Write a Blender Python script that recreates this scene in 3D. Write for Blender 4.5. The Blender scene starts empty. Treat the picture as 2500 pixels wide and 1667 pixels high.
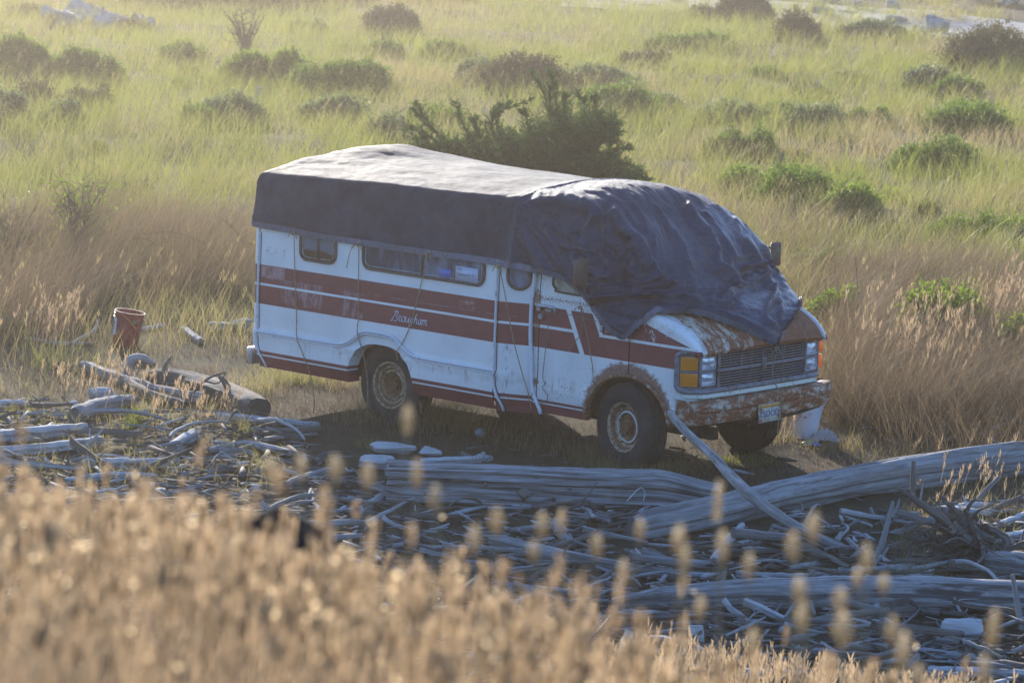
import bpy, math, random
import numpy as np
R=math.radians
random.seed(7); RNG=np.random.default_rng(11)
C=bpy.context.scene.collection
sc=bpy.context.scene
# ---------------------------------------------------------------- camera, sky, sun, exposure
CAM=np.array([18.7833524,-22.9718617,5.4080704])
FW=np.array([-0.66564442,0.73149554,-0.1477558]); RT=np.array([0.73632506,0.67598695,0.02944566]); UP=np.array([-0.12142036,0.08919596,0.98858544])
FPX=8456.2
cd=bpy.data.cameras.new("camera"); cam=bpy.data.objects.new("camera",cd); C.objects.link(cam)
from mathutils import Matrix, Vector
cam.matrix_world=Matrix([[RT[0],UP[0],-FW[0],CAM[0]],[RT[1],UP[1],-FW[1],CAM[1]],[RT[2],UP[2],-FW[2],CAM[2]],[0,0,0,1]])
cd.sensor_width=36; cd.lens=36*FPX/2500; cd.clip_start=.1; cd.clip_end=2000
cd.dof.use_dof=True; cd.dof.focus_distance=29.3; cd.dof.aperture_fstop=5.8
sc.camera=cam
SUN_EL,SUN_AZ=R(15),R(144)      # azimuth measured from +x towards +y
w=bpy.data.worlds.new("World"); sc.world=w; w.use_nodes=True
nt=w.node_tree; sky=nt.nodes.new('ShaderNodeTexSky'); sky.sky_type='NISHITA'; sky.sun_disc=False
sky.sun_elevation=SUN_EL; sky.sun_rotation=R(90)-SUN_AZ; sky.air_density=1.0; sky.dust_density=.4; sky.ozone_density=3.5
bg=nt.nodes['Background']; bg.inputs[1].default_value=0.15
tn=nt.nodes.new('ShaderNodeMix'); tn.data_type='RGBA'; tn.blend_type='MULTIPLY'; tn.inputs[0].default_value=1; tn.inputs[7].default_value=(.93,.98,1.14,1)
nt.links.new(sky.outputs[0],tn.inputs[6]); nt.links.new(tn.outputs[2],bg.inputs[0])
ld=bpy.data.lights.new("sun",'SUN'); ld.energy=3.7; ld.angle=R(.5); ld.color=(1,.92,.79)
sun=bpy.data.objects.new("sun",ld); C.objects.link(sun)
sd=Vector((math.cos(SUN_EL)*math.cos(SUN_AZ),math.cos(SUN_EL)*math.sin(SUN_AZ),math.sin(SUN_EL)))
sun.rotation_euler=sd.to_track_quat('Z','Y').to_euler(); sun.location=(-30,20,30)
sc.view_settings.view_transform='Standard'; sc.view_settings.look='None'; sc.view_settings.gamma=1; sc.view_settings.exposure=1.38
sc.cycles.use_denoising=True; sc.cycles.use_adaptive_sampling=False; sc.cycles.max_bounces=8; sc.cycles.transparent_max_bounces=8; sc.cycles.volume_bounces=0
sc.cycles.diffuse_bounces=3; sc.cycles.glossy_bounces=3; sc.cycles.transmission_bounces=4; sc.cycles.sample_clamp_indirect=6

# ---------------------------------------------------------------- placing
K=2500/2352.
def ray(px,py):
    d=FW*FPX+RT*(px*K-1250)-UP*(py*K-833.5); return d
def g(px,py,z=0.):               # point of the level z seen at that place of the picture (flat ground round the van)
    d=ray(px,py); t=(z-CAM[2])/d[2]; return CAM+t*d
def dist(P): return float((np.asarray(P)-CAM)@FW)
def at(px,py,d):                 # point at depth d
    r=ray(px,py); return CAM+r*(d/(r@FW))
FH=np.array([-.673,.7397]); RH=np.array([.7397,.673])
def ud(x,y):
    x=np.asarray(x)-CAM[0]; y=np.asarray(y)-CAM[1]
    return x*RH[0]+y*RH[1], x*FH[0]+y*FH[1]
def xy(u,d): return CAM[0]+u*RH[0]+d*FH[0], CAM[1]+u*RH[1]+d*FH[1]
# ---------------------------------------------------------------- noise
_G=RNG.normal(size=(256,3)); _G/=np.linalg.norm(_G,axis=1)[:,None]; _Pm=np.concatenate([RNG.permutation(256)]*2)
def pn(x,y,z=0.):
    x,y,z=np.broadcast_arrays(np.asarray(x,float),np.asarray(y,float),np.asarray(z,float))
    X=np.floor(x).astype(int);Y=np.floor(y).astype(int);Z=np.floor(z).astype(int)
    x=x-X;y=y-Y;z=z-Z; f=lambda t:t*t*t*(t*(t*6-15)+10); u,v,w_=f(x),f(y),f(z); r=0
    for i in(0,1):
        for j in(0,1):
            for k in(0,1):
                gr=_G[_Pm[_Pm[_Pm[(X+i)&255]+((Y+j)&255)]+((Z+k)&255)]]
                n=gr[...,0]*(x-i)+gr[...,1]*(y-j)+gr[...,2]*(z-k)
                r=r+n*(u if i else 1-u)*(v if j else 1-v)*(w_ if k else 1-w_)
    return r*1.5
def fbm(x,y,z=0.,o=3):
    return sum(pn(x*2**i+i*17.3,np.asarray(y)*2**i,np.asarray(z)*2**i)*.5**i for i in range(o))
def sst(a,b,x):
    t=np.clip((np.asarray(x,float)-a)/(b-a),0,1); return t*t*(3-2*t)
def H(x,y):                      # the ground
    u,d=ud(x,y)
    b=(3.32+.45*(1-sst(4.2,7.4,d))-.11*np.clip(u*8/np.maximum(d,5),-3,3))*(1-sst(7.2,18.2,d))
    far=sst(36,48,d)*(.18*pn(np.asarray(x)*.16,np.asarray(y)*.16)+.10*pn(np.asarray(x)*.5,np.asarray(y)*.5))
    near=.018*pn(np.asarray(x)*.9,np.asarray(y)*.9)*sst(0,1,np.abs(np.asarray(y)))
    return b+far+near
# ---------------------------------------------------------------- meshes
def setp(o,label=None,cat=None,group=None,kind=None):
    if label:o['label']=label
    if cat:o['category']=cat
    if group:o['group']=group
    if kind:o['kind']=kind
    return o
def mk(name,V,F,mat,parent=None,smooth=False,uv=None,attr=None,local=False):
    V=np.asarray(V,dtype=np.float32).reshape(-1,3); me=bpy.data.meshes.new(name)
    if isinstance(F,list) and len(F)==2 and isinstance(F[0],np.ndarray):   # (loops, totals)
        lv,lt=F
    else:
        lt=np.array([len(f) for f in F],dtype=np.int32); lv=np.array([i for f in F for i in f],dtype=np.int32)
    me.vertices.add(len(V)); me.vertices.foreach_set('co',V.ravel())
    me.loops.add(len(lv)); me.loops.foreach_set('vertex_index',lv.astype(np.int32))
    me.polygons.add(len(lt)); ls=np.concatenate([[0],np.cumsum(lt)[:-1]]).astype(np.int32)
    me.polygons.foreach_set('loop_start',ls); me.polygons.foreach_set('loop_total',lt.astype(np.int32))
    if smooth: me.polygons.foreach_set('use_smooth',np.ones(len(lt),dtype=bool))
    if uv is not None:
        l=me.uv_layers.new(name='UVMap'); l.data.foreach_set('uv',np.asarray(uv,dtype=np.float32)[lv].ravel())
    if attr:
        for k,a in attr.items():
            t=me.attributes.new(k,'FLOAT','POINT'); t.data.foreach_set('value',np.asarray(a,dtype=np.float32))
    me.update(calc_edges=True); me.validate()
    if mat: me.materials.append(mat)
    o=bpy.data.objects.new(name,me); C.objects.link(o)
    if parent is not None:
        o.parent=parent
        if not local: o.location=-_wl(parent)
    return o
def _wl(p):
    l=Vector((0,0,0))
    while p is not None: l=l+p.location; p=p.parent
    return l
def empty(name,loc,label=None,cat=None,group=None,kind=None):
    o=bpy.data.objects.new(name,None); o.empty_display_size=.2; o.location=tuple(float(v) for v in loc); C.objects.link(o); return setp(o,label,cat,group,kind)
class MB:                         # collects shapes into one mesh
    def __init__(s): s.V=[];s.F=[];s.U=[];s.n=0
    def add(s,V,F,uv=None):
        V=np.asarray(V,float).reshape(-1,3); s.V.append(V); s.F+=[tuple(i+s.n for i in f) for f in F]; s.n+=len(V)
        s.U.append(np.zeros((len(V),2)) if uv is None else np.asarray(uv)); return s
    def box(s,a,b,rot=None,c=None):
        a=np.array(a,float);b=np.array(b,float)
        V=np.array([[x,y,z] for x in(a[0],b[0]) for y in(a[1],b[1]) for z in(a[2],b[2])])
        if rot is not None:
            m=(a+b)/2 if c is None else np.array(c); V=(V-m)@np.array(rot).T+m
        return s.add(V,[(0,1,3,2),(4,6,7,5),(0,4,5,1),(2,3,7,6),(0,2,6,4),(1,5,7,3)])
    def grid(s,P,closed=False,uv=None,flip=False):
        P=np.asarray(P,float); n,m=P.shape[:2]; F=[]
        for i in range(n-1):
            for j in range(m if closed else m-1):
                k=(j+1)%m; f=(i*m+j,i*m+k,(i+1)*m+k,(i+1)*m+j); F.append(f[::-1] if flip else f)
        return s.add(P.reshape(-1,3),F,None if uv is None else np.asarray(uv).reshape(-1,2))
    def tube(s,path,r,n=8,cap=True,flat=1.,rn=None,uvs=True):
        path=np.asarray(path,float); N=len(path); r=np.broadcast_to(np.asarray(r,float),(N,)).copy()
        T=np.gradient(path,axis=0); T/=np.linalg.norm(T,axis=1)[:,None]+1e-9
        up=np.array([0,0,1.]) if abs(T[0][2])<.85 else np.array([1.,0,0])
        A=np.cross(T[0],up);A/=np.linalg.norm(A)
        L=np.concatenate([[0],np.cumsum(np.linalg.norm(np.diff(path,axis=0),axis=1))])
        V=[];U=[]
        th=np.linspace(0,2*np.pi,n,endpoint=False)
        for i in range(N):
            A=A-T[i]*(A@T[i]);A/=np.linalg.norm(A);B=np.cross(T[i],A)
            rr=r[i]*(np.ones(n) if rn is None else rn(th,L[i],r[i]))
            V.append(path[i]+np.outer(np.cos(th)*rr,A)+np.outer(np.sin(th)*rr*flat,B))
            U.append(np.stack([np.full(n,L[i]),th*max(r[0],r[-1])],1))
        F=[]
        for i in range(N-1):
            for j in range(n):
                k=(j+1)%n; F.append((i*n+j,i*n+k,(i+1)*n+k,(i+1)*n+j))
        V=np.concatenate(V);U=np.concatenate(U)
        if cap:
            V=np.concatenate([V,path[:1],path[-1:]]);U=np.concatenate([U,[[5,5]],[[5,5]]]);a=N*n;b=a+1
            F+=[(a,(j+1)%n,j) for j in range(n)]+[(b,(N-1)*n+j,(N-1)*n+(j+1)%n) for j in range(n)]
        return s.add(V,F,U)
    def build(s,name,mat,parent=None,smooth=False,local=False,bevel=0,auto=None):
        o=mk(name,np.concatenate(s.V),s.F,mat,parent,smooth,uv=np.concatenate(s.U),local=local)
        if bevel:
            b=o.modifiers.new('b','BEVEL'); b.width=bevel; b.segments=2; b.limit_method='ANGLE'; b.angle_limit=R(35)
        if auto is not None:
            me=o.data; me.polygons.foreach_set('use_smooth',np.ones(len(me.polygons),dtype=bool)); me.set_sharp_from_angle(angle=R(auto))
        return o
def crv(pts,n):                   # smooth curve through points
    pts=np.asarray(pts,float); m=len(pts)
    if m==2: t=np.linspace(0,1,n)[:,None]; return pts[0]*(1-t)+pts[1]*t
    e=np.concatenate([[2*pts[0]-pts[1]],pts,[2*pts[-1]-pts[-2]]]); out=[]
    for s_ in np.linspace(0,m-1-1e-9,n):
        i=int(s_);t=s_-i;p0,p1,p2,p3=e[i:i+4]
        out.append(.5*((2*p1)+(-p0+p2)*t+(2*p0-5*p1+4*p2-p3)*t*t+(-p0+3*p1-3*p2+p3)*t**3))
    return np.array(out)
# ---------------------------------------------------------------- materials
class E_:                         # arithmetic on shader sockets
    def __init__(s,t,o): s.t=t;s.o=o
    def _m(s,op,*a):
        n=s.t.nodes.new('ShaderNodeMath'); n.operation=op
        for i,v in enumerate((s,)+a):
            if isinstance(v,E_): s.t.links.new(v.o,n.inputs[i])
            else: n.inputs[i].default_value=v
        return E_(s.t,n.outputs[0])
    def __add__(s,b): return s._m('ADD',b)
    __radd__=__add__
    def __sub__(s,b): return s._m('SUBTRACT',b)
    def __rsub__(s,b): return (s*-1)+b
    def __mul__(s,b): return s._m('MULTIPLY',b)
    __rmul__=__mul__
    def gt(s,b): return s._m('GREATER_THAN',b)
    def lt(s,b): return s._m('LESS_THAN',b)
    def abs(s): return s._m('ABSOLUTE')
    def pow(s,b): return s._m('POWER',b)
    def max(s,b): return s._m('MAXIMUM',b)
    def min(s,b): return s._m('MINIMUM',b)
    def clamp(s): n=s._m('ADD',0.); n.o.node.use_clamp=True; return n
    def step(s,a,b):              # smooth ramp 0..1 between a and b
        n=s.t.nodes.new('ShaderNodeMapRange'); n.interpolation_type='SMOOTHSTEP'; s.t.links.new(s.o,n.inputs[0])
        n.inputs[1].default_value=a;n.inputs[2].default_value=b; return E_(s.t,n.outputs[0])
class MT:
    def __init__(s,name):
        s.m=bpy.data.materials.new(name); s.m.use_nodes=True; s.t=s.m.node_tree; s.p=s.t.nodes['Principled BSDF']; s.out=s.t.nodes['Material Output']
    def n(s,ty): return s.t.nodes.new(ty)
    def coord(s,kind='Object',scale=None):
        c=s.n('ShaderNodeTexCoord').outputs[kind]
        if scale is None: return c
        mp=s.n('ShaderNodeMapping'); mp.inputs['Scale'].default_value=scale; s.t.links.new(c,mp.inputs[0]); return mp.outputs[0]
    def xyz(s,v=None):
        x=s.n('ShaderNodeSeparateXYZ'); s.t.links.new(v or s.coord(),x.inputs[0]); return [E_(s.t,x.outputs[i]) for i in range(3)]
    def noise(s,scale,detail=4,rough=.6,vec=None,dist=0.):
        n=s.n('ShaderNodeTexNoise'); n.inputs['Scale'].default_value=scale;n.inputs['Detail'].default_value=detail;n.inputs['Roughness'].default_value=rough;n.inputs['Distortion'].default_value=dist
        s.t.links.new(vec or s.coord(),n.inputs['Vector']); return E_(s.t,n.outputs['Fac'])
    def voro(s,scale,vec=None,feature='F1'):
        n=s.n('ShaderNodeTexVoronoi'); n.feature=feature; n.inputs['Scale'].default_value=scale; s.t.links.new(vec or s.coord(),n.inputs['Vector']); return E_(s.t,n.outputs['Distance'])
    def mix(s,f,a,b):
        n=s.n('ShaderNodeMix'); n.data_type='RGBA'
        for i,v in ((0,f),(6,a),(7,b)):
            if isinstance(v,E_): s.t.links.new(v.o,n.inputs[i])
            elif hasattr(v,'is_linked') : s.t.links.new(v,n.inputs[i])
            else: n.inputs[i].default_value=v if i==0 else (*v,1)
        return n.outputs[2]
    def ramp(s,f,*st):
        n=s.n('ShaderNodeValToRGB'); e=n.color_ramp.elements
        while len(e)<len(st): e.new(.5)
        for q,(p,c) in zip(e,st): q.position=p;q.color=(*c,1)
        s.t.links.new(f.o,n.inputs[0]); return n.outputs[0]
    def set(s,col=None,rough=None,metal=None,spec=None,tint=None,sheen=None,trans=None,alpha=None,coat=None):
        for k,v in (('Base Color',col),('Roughness',rough),('Metallic',metal),('Specular IOR Level',spec),('Sheen Weight',sheen),('Transmission Weight',trans),('Alpha',alpha),('Coat Weight',coat),('Specular Tint',tint)):
            if v is None: continue
            if isinstance(v,E_): s.t.links.new(v.o,s.p.inputs[k])
            elif hasattr(v,'is_linked'): s.t.links.new(v,s.p.inputs[k])
            else: s.p.inputs[k].default_value=(*v,1) if k in('Base Color','Specular Tint') else v
        return s
    def bump(s,h,strength=.5,distance=.01):
        b=s.n('ShaderNodeBump'); b.inputs['Strength'].default_value=strength;b.inputs['Distance'].default_value=distance
        s.t.links.new(h.o,b.inputs['Height']); s.t.links.new(b.outputs[0],s.p.inputs['Normal']); return s
    def leaf(s,col,tcol,fac=.45,rough=.45,spec=.3):      # leaf or blade that lets light through
        s.set(col=col,rough=rough,spec=spec); tr=s.n('ShaderNodeBsdfTranslucent')
        if hasattr(tcol,'is_linked'): s.t.links.new(tcol,tr.inputs[0])
        else: tr.inputs[0].default_value=(*tcol,1)
        mx=s.n('ShaderNodeMixShader'); mx.inputs[0].default_value=fac; s.t.links.new(s.p.outputs[0],mx.inputs[1]); s.t.links.new(tr.outputs[0],mx.inputs[2]); s.t.links.new(mx.outputs[0],s.out.inputs[0]); return s
    def attr(s,name):
        a=s.n('ShaderNodeAttribute'); a.attribute_name=name; return E_(s.t,a.outputs['Fac'])
    def island(s): return E_(s.t,s.n('ShaderNodeNewGeometry').outputs['Random Per Island'])
    def objrand(s): return E_(s.t,s.n('ShaderNodeObjectInfo').outputs['Random'])
def plain(name,col,rough=.5,metal=0.,spec=.5,grime=0.,gcol=(.10,.075,.05),gs=9):
    m=MT(name)
    if grime:
        f=(m.noise(gs,6,.65)).step(.62-grime*.4,.75-grime*.25); m.set(col=m.mix(f,col,gcol))
    else: m.set(col=col)
    return m.set(rough=rough,metal=metal,spec=spec).m
# ================================================================ VAN PAINT
RED=(.168,.034,.036); WHT=(.72,.73,.71)
def rust_col(m,sc_=22,v=None): return m.ramp(m.noise(sc_,6,.7,vec=v),(.2,(.045,.016,.010)),(.45,(.15,.045,.018)),(.62,(.27,.10,.035)),(.8,(.38,.20,.10)))
def band(v,a,b): return v.gt(a)*v.lt(b)
def body_paint(name,cab=False,hood=False):
    m=MT(name); x,y,z=m.xyz(); n1=m.noise(9,6,.7); 
    if hood:
        ay=y.abs(); edge=(ay+(x*0))           # white lines along the sides of the hood
        col=m.mix(m.noise(5,4,.6).step(.35,.7),(.46,.40,.29),(.56,.51,.40))
        col=m.mix((y+.25+m.noise(5,6,.7)*.9-.45).step(-.05,.25)*.9,col,m.mix(m.noise(11,5,.7).step(.35,.65),(.27,.085,.065),(.36,.17,.13)))
        st=m.coord('Object',(1.6,5.,1.6)); n2=m.noise(3.2,7,.72,vec=st); n3=m.noise(26,5,.6)
        right=(y*.10)+.66
        rust=((n2*.70+n3*.26+right*.60-.33).step(.40,.54))
        rust=rust*((ay*-1)+.86).step(0.,.07).max(.08)
        col=m.mix(rust,col,rust_col(m,14,st))
        edgew=ay.gt(.78)*(x.lt(.80)); col=m.mix(edgew*(1-rust*.6),col,(.64,.66,.66))
        sp=m.noise(95,3,.6).step(.66,.70)*n2.step(.4,.6); col=m.mix(sp*.8,col,(.22,.08,.03))
        m.set(col=col,rough=(rust*.35+.42).clamp(),spec=.4).bump(n3*rust+n2*.2,.5,.006); return m.m
    red=band(z,.94,1.305)
    if cab:
        diag=(x+.668-(z*-1+1.325)*.47).abs().lt(.027)*band(z,.935,1.33)
        d2=(x+.378-(z*-1+1.333)*.49).abs().lt(.022)*band(z,1.128,1.34)
        mid=band(z,1.112,1.138)*(x.lt(-.59)); mid2=band(z,1.112,1.136)*x.gt(-.30)
        top=(z+(x-.17).max(0.)*.31).gt(1.30)
        w_=(diag+d2+mid+mid2+top).clamp(); red=red*(1-w_)
        low=z.lt(.485)*(x.lt(.02)); pin=band(z,.447,.462)
    else:
        w_=band(z,1.113,1.135); red=red*(1-w_); low=z.lt(.503); pin=band(z,.456,.472)
    red=(red+low*(1-pin)).clamp()
    rc=m.mix(n1.step(.3,.75),RED,(.21,.050,.048))
    if not cab:                       # chalky patches worn through the red
        def rect(x0,x1,z0,z1): return band(x,x0,x1)*band(z,z0,z1)
        pt=(rect(-4.36,-4.05,1.19,1.30)+rect(-4.10,-3.55,.97,1.19)*m.noise(9,5,.7,vec=m.coord('Object',(1,1,.35))).step(.40,.62)+rect(-3.31,-3.02,.955,1.18)*m.noise(11,5,.7,vec=m.coord('Object',(1,1,.3))).step(.38,.6)+rect(-1.84,-1.62,1.20,1.265)*m.noise(14,5,.6).step(.45,.6)).clamp()
        rc=m.mix(pt*m.noise(30,5,.7,vec=m.coord('Object',(1,1,.4))).step(.30,.65)*.55,rc,(.50,.38,.40))
        rc=m.mix(band(z,1.183,1.188)*m.noise(6,3).step(.45,.55)*.5,rc,(.42,.30,.30))
    col=m.mix(red,m.mix(m.noise(2.3,4,.6).step(.3,.8),WHT,(.60,.61,.59)),rc)
    # dirt streaks and scuffs
    stv=m.coord('Object',(9,9,.8)); dirt=m.noise(2.2,5,.65,vec=stv).step(.60,.80)*((z*-1+1.75)*.35)
    col=m.mix(dirt*.6,col,(.22,.19,.15))
    rr1=m.noise(2.6,5,.7,vec=m.coord('Object',(7,7,1.1))).step(.53,.68)*(((z-.62).abs()*-1+.10)*12).clamp()*.55; rr2_=m.noise(3,5,.7,vec=m.coord('Object',(9,9,1.0))).step(.55,.7)*((z-1.38)*4).clamp()*.3; col=m.mix((rr1+rr2_).clamp(),col,(.24,.15,.085))
    spk=m.noise(48,3,.55).step(.735,.76); col=m.mix(spk*.8,col,(.09,.06,.05))
    grim=m.noise(7,6,.7).step(.52,.70)*(((z-.66).abs()*-1+.09)*11).clamp() if not cab else m.noise(7,6,.7).step(.5,.7)*0
    col=m.mix(grim*.45,col,(.16,.13,.11))
    if not cab:
        sm=band(x,-4.32,-4.05)*band(z,1.39,1.48)*m.noise(6,5,.7,vec=m.coord('Object',(2,1,5))).step(.48,.66); col=m.mix(sm*.55,col,(.16,.15,.15))
        g2=(((x+1.28).abs()*-1+.05)*20).clamp()*band(z,.45,.98)*m.noise(9,5,.7,vec=m.coord('Object',(5,1,1.2))).step(.52,.60); col=m.mix(g2*.8,col,(.13,.10,.08))
        rough=.42; hh=n1
    else:
        # rust: freckles over the door, solid along the arch and sills
        ar=(((x-.05)*(x-.05)+(z-.42)*(z-.42)).pow(.5)-.47); arch=((ar*-1+.13)*7.5).clamp()
        n2=m.noise(26,6,.7); n4=m.noise(70,4,.6); fr=m.noise(120,3,.5)
        a1=(arch*.62+n2*.75-.62).step(.08,.30)
        w1=(((z-1.37).abs()*-1+.09)*10).clamp()*(x.lt(-.1)); w2=(((z-.63).abs()*-1+.05)*16).clamp()*x.lt(-.4); w3=(((x+1.02).abs()*-1+.06)*14).clamp(); w4=(((z-1.125).abs()*-1+.02)*45).clamp()
        w5=(z*-1+.62).step(0,.1)*x.gt(.45)
        freck=(fr.step(.68,.72))*((x*-.1+.55))
        pat=(w1*.38+w2*.34+w3*.30+w4*.30+w5*.3+n4*.75+n2*.2-.55).step(.22,.27)
        frc2=m.noise(70,3,.55).step(.60,.64)*(m.noise(4,4,.6).step(.35,.6))
        rust=(a1+pat*.9+freck*.6*(z.lt(.94))+frc2*.7*(z.lt(.94).max(z.gt(1.3)))).clamp()
        peel=m.noise(16,5,.7).step(.58,.62)*band(x,.12,.62)*band(z,1.14,1.30)
        col=m.mix(peel,col,(.52,.50,.48)); col=m.mix(m.noise(11,5,.6).step(.56,.66)*band(x,.1,.5)*band(z,1.14,1.26)*(1-peel)*.6,col,(.05,.03,.035))
        col=m.mix(rust*.9,col,rust_col(m,30)); rough=(rust*.4+.42).clamp(); hh=n1+rust*.6
    m.set(col=col,rough=rough,spec=.4).bump(hh*.35+m.noise(2.2,3,.5)*1.6,.3,.012); return m.m
M={}
M['body']=body_paint('paint_camper'); M['cab']=body_paint('paint_cab',cab=True); M['hood']=body_paint('paint_hood',hood=True)
def rusty(name,base=(.56,.56,.52),amt=.5,sc_=7):
    m=MT(name); st=m.coord('Object',(2.2,1.1,2.4)); n=m.noise(sc_,7,.72,vec=st); n3=m.noise(40,5,.65)
    z=m.xyz()[2]; f=(n*.75+n3*.25).step(.53-amt*.22,.66-amt*.18)
    c=m.mix(f,m.mix(n3.step(.4,.7),base,tuple(b*.72 for b in base)),rust_col(m,18,st)); m.set(col=c,rough=(f*.35+.4).clamp(),spec=.4).bump(n3*f+n*.3,.5,.006); return m.m
M['bumper']=rusty('rusty_bumper_paint',(.54,.48,.38),.74,6); M['rim_l']=rusty('rusty_arch',(.42,.36,.28),.75,9)
m=MT('rusty_wheel_rim'); x,y,z=m.xyz(); rr2=(x*x+z*z).pow(.5); nz=m.noise(30,5,.65); ringp=m._s if False else None
rg=((rr2*-1+.205).abs()*-1+.012).step(0,.008)+((rr2*-1+.166).abs()*-1+.012).step(0,.009)+((rr2*-1+.128).abs()*-1+.012).step(0,.009)
c=m.mix((nz*.9).step(.25,.62),(.11,.055,.028),(.26,.13,.055)); c=m.mix((rg*nz.step(.38,.55)).clamp()*.8,c,(.50,.42,.30)); m.set(col=c,rough=.75,spec=.3).bump(nz,.4,.004); M['rim_r']=m.m; M['sill']=rusty('rusty_sill',amt=.3)
M['chrome']=plain('dull_chrome',(.40,.41,.43),.35,.7,grime=.3,gs=30); M['bars']=plain('grey_grille_bars',(.095,.098,.11),.5,.1); M['silver']=plain('grey_plastic',(.16,.17,.20),.5,.1,grime=.4,gs=14)
M['trim']=plain('white_trim',(.60,.63,.66),.4,grime=.12,gcol=(.30,.25,.20),gs=20); M['black']=plain('black_rubber',(.018,.017,.017),.75,spec=.3)
M['dark']=plain('dark_inside',(.010,.009,.009),.9,spec=.1); M['under']=plain('underbody_dirt',(.035,.026,.020),.9,spec=.1,grime=.5)
m=MT('tyre_rubber'); m.set(col=m.mix(m.noise(5,5,.6).step(.35,.7),(.022,.021,.022),(.055,.048,.043)),rough=.85,spec=.25).bump(m.noise(60,4,.6),.25,.004); M['tyre']=m.m
M['seal']=plain('brown_rubber_seal',(.085,.050,.040),.6,spec=.35,grime=.3)
m=MT('dusty_window_glass'); nz=m.noise(5,5,.65,vec=m.coord('Object',(1.,1.,.35))); m.set(col=m.mix(nz.step(.4,.65),(.045,.055,.075),(.16,.20,.26)),rough=.12,spec=.6); M['glass_dirty']=m.m
m=MT('dark_window_glass'); x,y,z=m.xyz(); nn=m.noise(7,5,.65); f=((z*-1)+1.50+nn*.12-.06).step(-.01,.01)
m.set(col=m.mix(f,(.13,.15,.18),m.mix(nn.step(.4,.6),(.035,.022,.014),(.075,.045,.025))),rough=.10,spec=.6); M['glass_small']=m.m
M['glass_cab']=plain('greenish_door_glass',(.055,.085,.080),.12,spec=.7,grime=.7,gcol=(.16,.21,.19),gs=11)
m=MT('amber_lens'); x,y,z=m.xyz(); m.set(col=(.85,.28,.02),rough=.25,spec=.6); m.leaf((.95,.30,.015),(.98,.40,.03),.40,.22,.6); M['amber']=m.m
m=MT('red_lens'); m.set(col=(.25,.015,.02),rough=.3); M['redlens']=m.m
m=MT('headlamp_glass'); x,y,z=m.xyz(); s_=m.noise(9,3,.5,vec=m.coord('Object',(1,1,3.5))); m.set(col=m.mix(s_.step(.38,.62),(.20,.24,.32),(.72,.78,.84)),rough=.15,metal=.25,spec=.9); M['lamp']=m.m
M['hub']=rusty('rusty_hub',(.20,.17,.14),.9,16); M['badge']=plain('dark_badge',(.02,.02,.03),.4)
# ================================================================ VAN
van=empty('camper_van',(-1.9,0,0),'old white and maroon camper van with rusty front, half covered by a dark tarp','van')
ZT=1.98
def yrear(z):                      # outer half width of the camper body at height z
    z=np.asarray(z,float)
    return 1.016-.012*sst(.9,1.9,z)-.02*sst(1.75,2.1,z)+.022*(sst(.60,.66,z)*(1-sst(.67,.70,z)))+.012*(1-sst(.58,.64,z))-.05*(1-sst(.33,.50,z))
# rear body: side as columns whose lower end follows sill and wheel arch
def arch_rear(x):
    x=np.asarray(x,float); t=(x+2.79)/.43
    a=.735-.02*t-.0*t*t; a=np.where(np.abs(t)<1,.28+(.745-.28)*np.clip(1-np.abs(t)**2.6,0,1)**.42,0)
    return np.maximum(a,.348)
def side_cols(xs,zb,zt,yf,sgn,rows=46):
    P=[]
    for x,b in zip(xs,zb):
        z=b+(zt-b)*np.linspace(0,1,rows)**1.05; P.append(np.stack([np.full(rows,x),sgn*yf(x,z),z],1))
    return np.array(P)
def rear_y(x,z):
    return yrear(z)
for sgn in(-1,1):
    b=MB(); e=.43
    xs=np.concatenate([np.linspace(-4.39,-3.225,26),-2.79-e*np.cos(np.linspace(0.02,np.pi-.02,60)),np.linspace(-2.355,-1.40,22)])
    zb=arch_rear(xs); P=side_cols(xs,zb,ZT,rear_y,sgn); b.grid(P,flip=sgn>0)
    # arch lip and rounded rear corner, transition panel to the cab
    lip=P[:,0]; b.grid(np.stack([lip,lip+[0,-sgn*.05,.0],lip+[0,-sgn*.14,.0]],1),flip=sgn<0)
    b.build('side_panel',M['body'],van,auto=40)
    cb=MB(); zz=np.linspace(.345,ZT,40); Q=[]
    for a in np.linspace(0,np.pi/2,9):
        sh=.11*sst(.50,.66,zz)*0+.06*(1-sst(.36,.62,zz))*0
        Q.append(np.stack([-4.405-.10*np.sin(a)+0*zz,sgn*(yrear(zz)-.10*(1-np.cos(a))),zz+.0*zz],1))
    Q=np.array(Q); Q[:,:,0]+=.09*(1-sst(.34,.60,zz))[None,:]
    cb.grid(Q,flip=sgn<0); cb.build('corner_panel',M['body'],van,auto=40)
    st=MB(); xs2=np.linspace(-1.385,-1.055,14); yc=lambda z:.905-.02*sst(1.3,1.9,z)-.03*(1-sst(.4,.55,z))
    P=side_cols(xs2,np.full(14,.34),ZT,lambda x,z:yrear(z)+(yc(z)-yrear(z))*((x+1.385)/.33)**1.15,sgn,40); st.grid(P,flip=sgn>0)
    st.build('side_panel',M['body'],van,auto=40)
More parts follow.
